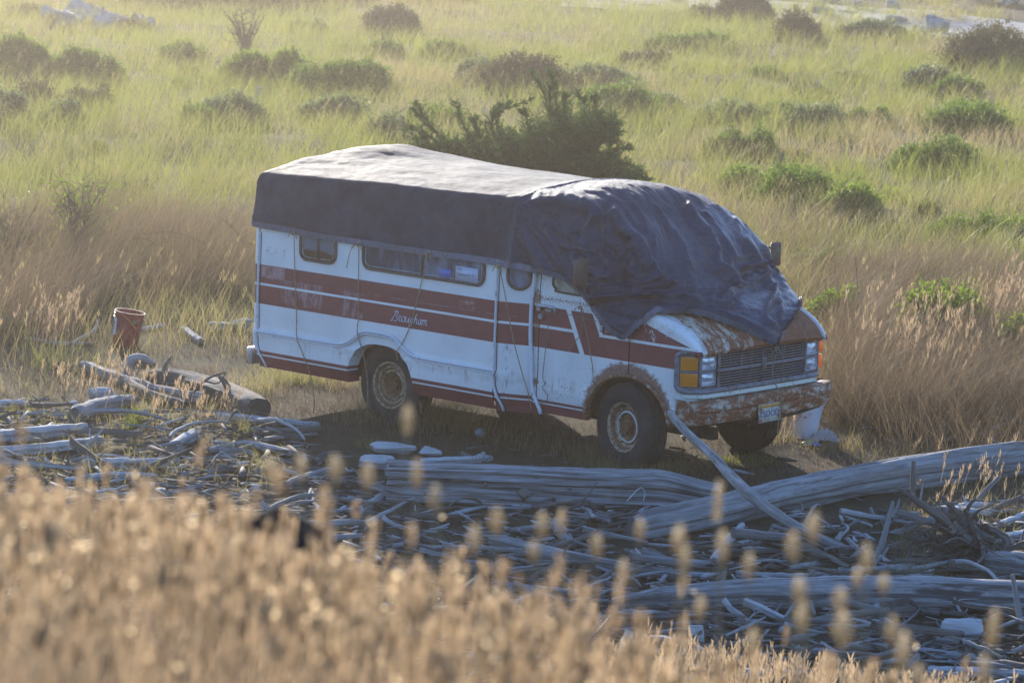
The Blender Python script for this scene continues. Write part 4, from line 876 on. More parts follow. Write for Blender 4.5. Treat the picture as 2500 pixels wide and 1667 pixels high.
n=2600; x=RNG.uniform(-1.6,2.3,n); y=RNG.uniform(1.35,3.6,n); q_=(x>-.45)&(x<1.2)&(y<2.1-.9*x*.6); x=x[~q_]; y=y[~q_]; n=len(x); parts.append(blades(x,y,RNG.uniform(.4,.9,n),RNG.uniform(.003,.006,n),RNG.uniform(0,.5,n),RNG.uniform(.1,.7,n),az=RNG.uniform(0,6.28,n),dry=RNG.uniform(0,.9,n)))
n=5200; x=RNG.uniform(-4.7,1.7,n); y=RNG.uniform(-1.9,.9,n); kk=RNG.uniform(0,1,n)<np.clip(.45+pn(x*2,y*2)*1.4,0,1); x,y=x[kk],y[kk]; n=len(x); parts.append(blades(x,y,RNG.uniform(.05,.2,n),RNG.uniform(.003,.006,n),RNG.uniform(0,.9,n),RNG.uniform(.1,.9,n),az=RNG.uniform(0,6.28,n),dry=RNG.uniform(0,1,n),seg=2))
grass_obj('straw_grass',parts,M['brush'],'dry straw coloured grass and thatch round the van')
# tufts against the near side of the van and among the driftwood
parts=[]
def tuft(px,py,n,h,rad,dry,sp=.5,wd=.004,z=0.):
    q=g(px,py,z); x=q[0]+RNG.normal(0,rad,n); y=q[1]+RNG.normal(0,rad,n); az=RNG.uniform(0,6.28,n)
    return blades(x,y,h*RNG.uniform(.5,1.15,n),np.full(n,wd)*RNG.uniform(.6,1.3,n),RNG.uniform(0,sp,n),RNG.uniform(.1,.7,n),az=az,dry=np.clip(dry+RNG.normal(0,.1,n),0,1))
for px,py,n,h,rad,dry in ((700,870,120,.22,.18,.7),(770,890,90,.20,.12,.9),(650,880,110,.24,.16,.6),(590,900,100,.22,.14,.8),(860,960,80,.3,.10,1),(905,975,60,.35,.09,1),(1000,975,90,.40,.13,1),(1040,985,90,.42,.15,1),(1080,990,60,.34,.12,1),(960,990,70,.26,.14,1),(1150,1010,70,.2,.2,1),(1250,1030,60,.18,.2,1),(1370,1070,80,.17,.12,.9),(1480,1085,90,.16,.2,.9),(1330,1050,70,.2,.1,1),(1400,1092,110,.16,.14,.9),(1450,1098,120,.15,.14,.9),(1500,1100,110,.15,.12,1),(1545,1090,100,.17,.10,1),(1420,1075,60,.2,.08,1),(880,955,90,.26,.10,1),(930,965,80,.24,.10,1),(1750,1020,70,.16,.1,.9),(1690,1010,60,.14,.1,.9),(1560,1075,60,.15,.15,.9),(820,970,60,.22,.12,1),(540,985,60,.2,.12,1),(1700,1000,60,.12,.16,.5),(1790,1012,60,.12,.10,1),(1880,1030,60,.10,.14,1),(1945,1035,60,.25,.12,1),(2050,1050,70,.15,.3,1),(2120,1080,70,.15,.3,1)):
    parts.append(tuft(px,py,n*2,h,rad,dry))
for px,py,n,h,rad,dry in ((310,985,90,.22,.07,0),(325,975,50,.25,.06,0),(560,1000,30,.14,.05,.1),(660,1040,30,.1,.05,.1),(850,1030,45,.16,.06,.2),(1715,1065,150,.09,.16,0),(1680,1062,90,.08,.10,0),(1760,1060,60,.08,.08,.1),(120,835,60,.35,.10,0),(100,845,50,.30,.10,.1),(30,960,80,.15,.2,.2),(200,840,40,.25,.15,.2),(700,880,100,.14,.15,.1),(640,850,60,.14,.15,.2)):
    parts.append(tuft(px,py,n,h,rad,dry,wd=.006))
for _ in range(150):
    px,py=RNG.uniform(0,640),RNG.uniform(860,1130); parts.append(tuft(px,py,14,RNG.uniform(.1,.3),.05,RNG.uniform(.5,1)))
for _ in range(120):
    px,py=RNG.uniform(2050,2380),RNG.uniform(1040,1330); parts.append(tuft(px,py,14,RNG.uniform(.08,.25),.05,RNG.uniform(.7,1)))
for _ in range(60):
    px,py=RNG.uniform(700,2000),RNG.uniform(1200,1560); parts.append(tuft(px,py,10,RNG.uniform(.05,.16),.05,RNG.uniform(.6,1)))
grass_obj('grass_tufts',parts,M['grass'],'dry and green grass tufts along the van and among the driftwood')
# slender dry stems with small heads near the van and on the left
xs_=[];ys_=[];hs_=[]
for cx,cy,sx,sy,n,h0,h1 in ((250,900,220,40,60,.15,.35),(100,800,90,40,60,.3,.6),(1000,985,90,20,26,.3,.6),(2100,880,170,80,150,.5,.95),(2230,1120,130,90,45,.12,.35),(420,960,150,40,40,.2,.4),(2280,800,90,70,70,.5,1.0),(1790,1015,30,15,12,.2,.35)):
    for _ in range(n):
        q=g(cx+RNG.normal(0,sx*.5),cy+RNG.normal(0,sy*.5)); xs_.append(q[0]);ys_.append(q[1]);hs_.append(RNG.uniform(h0,h1))
x,y,h=map(np.array,(xs_,ys_,hs_)); k=~van_local_clear(x,y,.1); x,y,h=x[k],y[k],h[k]; n=len(x)
grass_obj('seeding_stems',stems(x,y,h,WIND+RNG.normal(0,.9,n),RNG.uniform(.0,.4,n),RNG.uniform(.06,.14,n),RNG.uniform(.010,.018,n),np.full(n,.95)),M['fore'],'thin dry stems with small seed heads standing around the van')
# ================================================================ FOREGROUND seed heads on the bank in front of the lens
def fore(n,d0,d1,toppx,jit,u0=-1,u1=1):
    """stalks whose heads reach the height of the grass edge given in picture rows"""
    d=RNG.uniform(d0,d1,n); s_=RNG.uniform(u0,u1,n); u=s_*d*.175
    x,y=xy(u,d); px=(1250+FPX*u/d)/K
    row=np.interp(px,toppx[0],toppx[1])+np.abs(RNG.normal(0,jit,n))-np.where(RNG.uniform(0,1,n)<.30,RNG.exponential(48,n),0)+38*pn(u*4,d*1.5)
    ztop=CAM[2]+( -(row*K-833.5)/FPX*UP[2]+FW[2])/( -(row*K-833.5)/FPX*0+.989)*d
    z=H(x,y); h=np.clip(ztop-z,.1,1.6); return x,y,z,h,d
EDGE=([0,200,420,600,800,1000,1200,1450,1700,2000,2352],[1120,1160,1180,1260,1285,1305,1375,1490,1590,1620,1640])
parts=[]
x,y,z,h,d=fore(2700,4.2,7.2,EDGE,170); n=len(x)
parts+=stems(x,y,h,WIND+RNG.normal(0,.5,n),RNG.uniform(-.10,.16,n),RNG.uniform(.016,.042,n),RNG.uniform(.007,.016,n),RNG.uniform(.2,1,n),sw=.0024,z=z,fuzz=9)
x,y,z,h,d=fore(4300,4.0,7.2,(EDGE[0],[e+60 for e in EDGE[1]]),260); n=len(x)
parts.append(blades(x,y,h,RNG.uniform(.003,.007,n),RNG.uniform(-.25,.35,n),RNG.uniform(.0,.25,n),az=WIND+RNG.normal(0,.7,n),dry=RNG.uniform(0,.7,n),z=z))
# pale flakes added to make bright blurred glints among the heads
x,y,z,h,d=fore(750,4.2,6.8,EDGE,230); n=len(x); gl=[]
c_=np.stack([x+RNG.normal(0,.02,n),y+RNG.normal(0,.02,n),z+h-RNG.uniform(0,.05,n)],1); rg_=RNG.uniform(.0015,.0048,n)[:,None]
for k in range(5):
    a_=k*2*np.pi/5; gl.append(c_+rg_*(math.cos(a_)*np.array([RH[0],RH[1],0])+math.sin(a_)*np.array([0,0,1.]))+RNG.normal(0,.001,(n,3)))
V5=np.stack(gl,1).reshape(-1,3); mg=MT('glint_flake'); mg.leaf((.52,.42,.28),(.80,.62,.38),.7,.3,.5)
setp(mk('glints',V5,[np.arange(5*n),np.full(n,5)],mg.m),'pale flakes added as bright glints on the foreground grass heads','glints',kind='stuff')
# sharper small-flowered grass lower right, further down the bank
u=RNG.uniform(.2,3.2,900); d=RNG.uniform(16,20.5,900); x,y=xy(u,d); n=len(x)
row=np.interp((1250+FPX*u/d)/K,[1250,1450,1800,2100,2352],[1500,1440,1490,1530,1545])+np.abs(RNG.normal(0,35,n)); zt=CAM[2]+(-(row*K-833.5)/FPX*UP[2]+FW[2])/.989*d; z=H(x,y); h=np.clip(zt-z,.1,1.2)
parts+=stems(x,y,h,WIND+RNG.normal(0,.6,n),RNG.uniform(.0,.2,n),RNG.uniform(.05,.12,n),RNG.uniform(.010,.018,n),RNG.uniform(.5,1,n),z=z,fuzz=10)
grass_obj('foreground_grass',parts,M['fore'],'out of focus dry seed-headed grass on the bank nearest the viewer')
# single tall stalks that rise clear of the rest
def head_mat():
    m=MT('seed_head'); n=m.noise(90,3,.6); m.leaf(m.mix(n.step(.3,.7),(.30,.24,.16),(.46,.38,.27)),(.66,.54,.36),.6,.5,.3); return m.m
HM=head_mat(); SM=plain('dry_stalk',(.26,.18,.10),.7)
for i,(px,py,hw,hh_,dd) in enumerate(((937,965,16,34,6.3),(770,1080,20,34,6.0),(690,1075,17,30,6.2),(958,1090,16,36,6.4),(620,1080,16,26,6.6),(845,1100,18,32,6.1),(910,1290,0,0,0),(1290,1200,13,30,6.8),(1650,1150,12,52,6.6),(1868,1215,20,38,5.9),(1822,1258,20,32,5.8),(1560,1240,20,34,6.0),(1572,1290,20,34,6.0),(1520,1320,0,0,0),(1432,1310,15,24,6.3),(1720,1300,17,30,6.2),(1990,1285,17,34,6.2),(1835,1360,20,32,6.1),(1930,1385,20,36,5.9),(2030,1345,16,24,6.3),(1935,1450,28,40,5.7),(2075,1500,24,46,5.7),(1845,1420,22,36,6.0),(2282,1445,20,44,5.9),(1730,1480,18,40,6.1),(1370,1255,16,26,6.4),(1660,1260,18,40,6.2),(1245,1210,16,30,6.2),(1140,1200,18,34,6.0),(1090,1240,18,34,6.1),(1000,1150,18,32,6.0),(1225,1270,15,24,6.4),(2260,1540,18,36,6.0),(2050,1450,18,34,6.1),(1970,1330,14,26,6.4),(1610,1400,17,28,6.3),(2110,1560,20,34,5.9),(1470,1220,14,24,6.6))):
    if not hw: continue
    top=at(px,py,dd*.80); s_=K*dd*.80/FPX; a,c_=max(hw*s_*.72,.005),hh_*s_*.9
    u_,d_=ud(top[0],top[1]); lean=RNG.normal(0,.04); bx_,by_=xy(u_-lean,d_+RNG.normal(0,.05)); zb=float(H(bx_,by_)); base=np.array([float(bx_),float(by_),zb])
    e=empty('seed_stalk',base,'tall blurred dry stalk with a pale seed head in front of the driftwood','grass stalk','tall blurred seed stalks in the foreground')
    b=MB(); P=crv([(0,0,-.02),((top-base)[0]*.35,(top-base)[1]*.35,(top-base)[2]*.5),tuple(top-base-np.array([0,0,c_]))],10); b.tube(P,.0016,5); b.build('stalk',SM,e,smooth=True,local=True)
    b=MB(); th=np.linspace(0,2*np.pi,12,endpoint=False)
    rows=[]
    for k in range(11):
        t=k/10; r=a*math.sin(math.pi*(.04+.92*t))**.8*(.75+.5*(1-t)); rows.append([(r*(1+.25*math.sin(5*q+k*2.2))*math.cos(q),r*(1+.25*math.sin(5*q+k*2.2))*math.sin(q),-c_+2*c_*t) for q in th])
    tl=RNG.normal(0,.25,2); rows=np.array(rows); rows[...,0]+=rows[...,2]*tl[0]; rows[...,1]+=rows[...,2]*tl[1]; b.grid(rows*[.8,.8,1]+(top-base),closed=True)
    for _ in range(90):
        t=RNG.uniform(0,1); q=RNG.uniform(0,6.28); r=a*math.sin(math.pi*(.04+.92*t))*.95; p=np.array([r*math.cos(q),r*math.sin(q),-c_+2*c_*t])+(top-base); o_=np.array([math.cos(q)*.5,math.sin(q)*.5,.9])*a*1.0; s2=np.array([-math.sin(q),math.cos(q),0])*.0012
        b.add([p-s2,p+s2,p+o_],[(0,1,2)])
    b.build('seed_head',HM,e,local=True)
# ================================================================ BUSHES
def bush_mat(name,c1,c2,t,tip=None,fac=.45):
    m=MT(name); r=m.island(); n=m.noise(1.6,4,.6); c=m.mix((n*.5+r*.5).step(.3,.7),c1,c2)
    if tip: c=m.mix(m.attr('tip').step(.4,.9)*r.step(.1,.5),c,tip)  # paler tips paint sunlit rims on the leaves; sage tips are silvery too
    m.leaf(c,t,fac,.6,.12); return m.m
M['b_dark']=bush_mat('dark_green_leaves',(.024,.044,.012),(.060,.098,.022),(.15,.24,.028),(.19,.24,.055),.45)
M['b_sage']=bush_mat('grey_sage_leaves',(.045,.062,.030),(.10,.12,.055),(.18,.22,.07),(.36,.38,.24))
M['b_bright']=bush_mat('fresh_green_leaves',(.040,.070,.014),(.085,.130,.025),(.24,.34,.04),(.13,.17,.04),.45)
M['b_brown']=bush_mat('brown_twiggy_leaves',(.042,.038,.024),(.085,.075,.040),(.16,.15,.05),None,.25)
M['bark']=plain('grey_brown_bark',(.09,.068,.052),.9,grime=.5)
def leaf_cloud(P,Nn,size,tip,k=3):
    """small two-triangle leaves at P, roughly facing Nn"""
    n=len(P); a=RNG.normal(size=(n,3)); a=a-Nn*np.sum(a*Nn,axis=1)[:,None]; a/=np.linalg.norm(a,axis=1)[:,None]+1e-9
    Nn=Nn+RNG.normal(0,.45,(n,3)); Nn/=np.linalg.norm(Nn,axis=1)[:,None]; b_=np.cross(Nn,a); b_/=np.linalg.norm(b_,axis=1)[:,None]+1e-9
    s_=(size*RNG.uniform(.6,1.4,n))[:,None]; V=np.stack([P,P+Nn*s_*.9*.5+a*s_*.34,P+Nn*s_,P+Nn*s_*.5-a*s_*.34+b_*s_*.1],1).reshape(-1,3)
    lv=np.arange(4*n); lt=np.full(n,4); return V,lv,lt,np.repeat(tip,4)
def bush_mesh(lobes,nl,leaf,shoot,seed):
    """lobes: (x,y,r,h) in unit footprint; shoots stand all over the domes, leaves along every shoot"""
    P=[];Nn=[];T=[]
    ar=np.array([r*r+r*h for _,_,r,h in lobes]); ar/=ar.sum()
    for (cx,cy,r,h),f in zip(lobes,ar):
        n=int(nl*f); ph=RNG.uniform(0,2*np.pi,n); ct=RNG.uniform(-.12,1,n); st=np.sqrt(1-ct**2); dx,dy,dz=st*np.cos(ph),st*np.sin(ph),ct
        rad=1+.42*pn(dx*2+cx*5,dy*2+seed,dz*2)+.20*pn(dx*6,dy*6+seed,dz*6)+RNG.exponential(.05,n)
        base=np.stack([cx+dx*r*rad,cy+dy*r*rad,np.maximum(h*(.12+dz*rad*.88),.01)],1); dr=np.stack([dx*.7,dy*.7,dz+.55],1); dr/=np.linalg.norm(dr,axis=1)[:,None]
        deep=RNG.uniform(0,1,n)**2*.35; base-=dr*deep[:,None]*min(r,h)
        for k in range(6):
            t=k/5; q=base+dr*(shoot*(t-.4))[:,None] if isinstance(shoot,np.ndarray) else base+dr*shoot*(t-.4)*RNG.uniform(.6,1.3,(n,1))
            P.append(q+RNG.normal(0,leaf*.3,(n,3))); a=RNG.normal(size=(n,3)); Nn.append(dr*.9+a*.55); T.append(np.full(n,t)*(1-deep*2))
    P=np.concatenate(P);Nn=np.concatenate(Nn);T=np.concatenate(T); Nn/=np.linalg.norm(Nn,axis=1)[:,None]
    return leaf_cloud(P,Nn,np.full(len(P),leaf),np.clip(T,0,1))
SHP={'dome':[(0,0,.8,1.),(.35,.1,.5,.8),(-.4,-.1,.5,.75)],'long':[(-.55,0,.42,.7),(-.15,.1,.48,1.),(.3,0,.45,.85),(.68,-.05,.3,.55)],'low':[(0,0,.95,1.),(.5,.2,.4,.7)],'two':[(-.4,0,.55,.8),(.35,0,.6,1.)],'rag':[(-.6,.1,.3,.6),(-.2,-.1,.38,.9),(.15,.2,.33,.7),(.5,-.05,.34,1.),(.8,.1,.2,.5)]}
_B={}
def bush(px,py,wpx,hpx,kind,shape,label,cat='bush',group=None,name=None,nl=900):
    base=g(px,py+2); d=dist(base); W=wpx*K*d/FPX*.62; Hh=hpx*K*d/FPX*1.02; key=(kind,shape,round(math.log(W*1.3)*2),round(math.log(Hh*2)*2))
    z=float(H(base[0],base[1])); lf={'b_dark':.035,'b_sage':.038,'b_bright':.042,'b_brown':.034}[kind]*(1 if d<45 else (1+(d-45)/55)); sc_=max(W,Hh)
    lob=[(x*W,y*W*.8,r*W,h*Hh) for x,y,r,h in SHP[shape]]
    V,lv,lt,tp=bush_mesh(lob,int(nl*np.clip(W*Hh*5,.35,3.2)),lf,.09 if kind!='b_brown' else .14,px*.1)
    nm=name or {'b_dark':'green_bush','b_sage':'sage_bush','b_bright':'leafy_bush','b_brown':'twiggy_bush'}[kind]
    e=empty(nm,(base[0],base[1],z),label,cat,group); e.rotation_euler=(0,0,WIND+RNG.normal(0,.12))
    mk('foliage',V,[lv,lt],M[kind],e,attr={'tip':tp},local=True)
    b=MB()
    for k in range(9 if kind!='b_brown' else 26):
        a=RNG.uniform(0,6.28); r=RNG.uniform(.2,.8); tp_=np.array([math.cos(a)*W*r,math.sin(a)*W*r*.7,Hh*RNG.uniform(.5,1.12 if kind=='b_brown' else .9)]); b.tube(crv([(0,0,-.03),tuple(tp_*[.4,.4,.5]),tuple(tp_)],6),np.linspace(.010,.003,6)*(1+Hh),5)
    b.build('stems',M['bark'],e,smooth=True,local=True); return e
BL=[ # centre x, base y, width, height (picture units), kind, shape, label
(775,217,190,62,'b_dark','two','broad dark rounded bush left of and above the spruce, largest of the left half'),
(535,282,130,62,'b_sage','dome','silver-tipped sage bush half way between the left edge and the spruce'),
(450,290,75,42,'b_dark','low','low dark bush touching the left flank of the silver-tipped sage bush'),
(153,290,66,46,'b_sage','dome','small pale ball-shaped sage bush below the brown twiggy bushes at left'),
(78,252,92,50,'b_brown','dome','dark brown low bush near the left edge, left of its twin'),
(200,262,105,52,'b_brown','rag','ragged brown bush right of and above the small pale ball bush'),
(18,292,84,62,'b_sage','dome','pale sage bush cut by the left edge of the view'),
(605,192,190,72,'b_bright','rag','sprawling green leafy bush left of the broad dark rounded bush'),
(45,172,140,72,'b_bright','long','green leafy thicket at the left edge below the driftwood pile'),
(195,182,150,62,'b_dark','long','hazy green bush right of the leafy thicket at the left edge'),
(420,137,84,36,'b_dark','low','small hazy green bush right above the sprawling leafy bush'),
(900,77,110,52,'b_brown','dome','hazy brown bush at the top centre of the meadow'),
(893,317,100,52,'b_sage','dome','pale sage bush right at the left tips of the spruce'),
(768,272,120,52,'b_sage','two','grey sage bush under the broad dark rounded bush'),
(1000,287,110,48,'b_dark','low','low dark bush just above the left spruce tips'),
(1105,202,95,46,'b_sage','low','low sage bush above the spruce, left of the brown mound'),
(1200,217,165,70,'b_brown','dome','brown mound of scrub directly above the spruce crown'),
(1120,168,110,28,'b_dark','low','thin dark bush line above the brown mound of scrub'),
(1370,217,200,50,'b_sage','long','long low sage bush sloping down to the right above the spruce'),
(1420,262,155,58,'b_dark','dome','rounded green bush right behind the top of the spruce'),
(1515,252,84,30,'b_sage','low','small low bush right of the spruce top'),
(1685,282,180,46,'b_sage','long','long silver-topped sage bush in the middle of the right meadow'),
(1868,307,115,56,'b_sage','dome','rounded sage bush right of the long silver-topped one'),
(1790,277,64,30,'b_dark','low','tiny dark bush between the long and the rounded sage bushes'),
(1697,358,150,66,'b_dark','rag','loose grassy green bush below the long silver-topped sage bush'),
(1860,237,80,40,'b_brown','low','small brown bush at the foot of the dead leaning branch'),
(2130,202,110,40,'b_sage','dome','left half of the sage clump under the large brown thicket at right'),
(2200,218,100,40,'b_dark','dome','darker right half of the sage clump under the large brown thicket'),
(2222,312,190,62,'b_dark','dome','dark dome-shaped bush in the right meadow, uppermost of the big dark ones'),
(2150,392,175,68,'b_dark','two','dark rounded bush in the right meadow below the dome-shaped one'),
(1985,292,115,42,'b_dark','rag','loose low bush left of the dark dome-shaped bush'),
(1712,437,112,50,'b_bright','dome','compact green bush right of the tarp, left of the larger compact one'),
(1835,474,170,76,'b_dark','dome','largest compact green bush beyond the front of the van'),
(1955,503,120,62,'b_bright','dome','small bright compact bush right below the largest compact one'),
(1870,622,140,58,'b_dark','rag','loose leafy bush beside the far side mirror of the van'),
(2220,553,160,56,'b_dark','rag','loose dark bush half hidden in grass in the right meadow'),
(2335,560,100,52,'b_bright','dome','bright green bush cut by the right edge, half way up'),
(2150,672,120,50,'b_bright','rag','thin yellow-green bush above the big leafy one at right'),
(2168,795,195,128,'b_bright','dome','big bright leafy bush in the straw grass right of the van'),
(2340,845,110,110,'b_bright','dome','bright leafy bush cut by the right edge beside the big one'),
(1912,745,110,72,'b_bright','rag','yellow-green shrub just behind the nose of the van'),
(2275,165,200,92,'b_brown','dome','large hazy brown thicket near the right edge'),
(1712,48,110,66,'b_brown','dome','tall hazy brown shrub on the beach edge at the top right'),
(1830,103,92,60,'b_brown','dome','hazy brown-grey shrub in the pale dune grass at upper right'),
(1610,42,70,26,'b_sage','dome','small pale hummock on the shingle at the top right'),
(1455,150,64,26,'b_brown','low','tiny hazy brown shrub above the long low sage bush'),
(1540,112,90,26,'b_dark','low','low hazy bush left of the pale dune grass at upper right'),
(1625,112,90,28,'b_dark','low','low hazy rounded bush right next to its left neighbour at upper right'),
(1500,150,70,30,'b_brown','rag','tiny ragged brown bush below the two low hazy bushes'),
(2010,95,140,36,'b_sage','long','pale green hummock line beside the shingle at upper right'),
(300,72,60,20,'b_brown','low','tiny brown scrub in front of the far driftwood pile'),
(1020,130,80,26,'b_dark','low','faint dark bush in the top centre meadow'),
(880,128,70,24,'b_dark','low','faint low bush left of the faint dark one in the top centre'),
(700,72,90,26,'b_dark','rag','faint hazy bush under the far hedge at top left'),
]
for q in BL: bush(*q)
for _ in range(46):
    px,py=RNG.uniform(0,2352),RNG.uniform(95,560)
    if (560<px<1800 and py>330) or (930<px<1500 and py>160): continue
    kd=str(RNG.choice(['b_dark','b_sage','b_brown','b_bright'])); sh=str(RNG.choice(['low','rag','long'])); f_=.45+py/560*.7
    nm_={'b_dark':'dark green','b_sage':'grey sage','b_brown':'brown twiggy','b_bright':'fresh green'}[kd]
    bush(px,py,RNG.uniform(35,110)*f_,RNG.uniform(14,30)*f_,kd,sh,f'small low {nm_} scrub sunk in the meadow grass','scrub',f'{nm_} low scrub in the meadow',nl=500)
# the far hedge along the top left
def far_hedge():
    pts=[(330,20,100,30),(420,22,110,40),(520,24,120,44),(620,24,120,44),(720,20,110,40),(810,16,100,34),(60,40,90,26),(130,60,60,20),(980,12,70,30),(1060,10,60,22)]
    for i,q in enumerate(pts):
        bush(*q,'b_brown','dome','hazy brown shrub of the far hedge along the top left edge','shrub','shrubs of the far hedge',nl=500)
far_hedge()
# bare branching shrub and brambles
def twigs(base,n,h,spread,mat,parent,r0=.008,sub=5,name='twigs',lean=0,seed=3):
    b=MB()
    for k in range(n):
        a=RNG.uniform(0,6.28); s_=RNG.uniform(.2,1)*spread; hh=h*RNG.uniform(.6,1.1); tip=np.array([math.cos(a)*s_+lean,math.sin(a)*s_,hh]); P=crv([(0,0,-.02),tuple(tip*[.3,.3,.5]+RNG.normal(0,.03,3)),tuple(tip)],10); b.tube(P,np.linspace(r0,r0*.3,10),5)
        for j in range(sub):
            q=P[RNG.integers(4,9)]; e=q+np.array([RNG.normal(0,.12),RNG.normal(0,.12),RNG.uniform(.04,.2)])*h; b.tube(crv([q,(q+e)/2+RNG.normal(0,.015,3),e],5),np.linspace(r0*.5,r0*.2,5),4)
    return b.build(name,mat,parent,smooth=True,local=True)
q=g(562,143); e=empty('bare_shrub',(q[0],q[1],float(H(q[0],q[1]))),'leafless grey branching shrub above the sprawling green bush','shrub'); twigs(q,26,1.1,.55,M['bark'],e,.020)
def foliage_sprigs(parent,h,spread,n,mat,leaf=.035):
    P=np.stack([RNG.normal(0,spread,n),RNG.normal(0,spread,n),RNG.uniform(.15,1,n)*h],1); Nn=RNG.normal(size=(n,3))+[0,0,.8]; Nn/=np.linalg.norm(Nn,axis=1)[:,None]; V,lv,lt,tp=leaf_cloud(P,Nn,np.full(n,leaf),np.full(n,.5)); return mk('foliage',V,[lv,lt],mat,parent,attr={'tip':tp},local=True)
q=g(178,625); e=empty('bramble',(q[0],q[1],0),'dark bramble with sparse green leaves left of the van','bramble'); twigs(q,30,1.1,.45,M['bark'],e,.007,7); foliage_sprigs(e,1.15,.26,900,M['b_bright'])
q=g(20,640); e=empty('bramble',(q[0],q[1],0),'dark bramble thicket at the left edge level with the van windows','bramble'); twigs(q,34,.9,.6,M['bark'],e,.006,7); foliage_sprigs(e,.6,.35,350,M['b_bright'],.03)
def cane(pts,label,r=.006):
    b=MB(); d=dist(g(*pts[-1])); P=crv([at(a,b_,d) for a,b_ in pts],24); P[-1][2]=min(P[-1][2],0.02); b.tube(P,np.linspace(r*.6,r,24),5)
    for k in range(3,22,3):
        q=P[k]; b.tube([q,q+RNG.normal(0,.03,3)+[0,0,.05]],[.003,.001],4)
    return setp(b.build('bramble_cane',M['bark'],None,smooth=True),label,'bramble','long bare bramble canes left of the van')
cane([(330,538),(400,534),(470,560),(530,600),(560,650)],'longest arching bare cane reaching towards the rear corner of the van')
cane([(265,560),(330,548),(370,580),(382,645)],'short arching bare cane right of the leafy bramble')
cane([(505,500),(540,530),(568,580),(575,650)],'steep bare cane right behind the rear corner of the van')
cane([(1965,590),(1968,640),(1975,700),(1990,760)],'upright bare cane in the grass right of the far mirror')
q=g(2085,1100); 
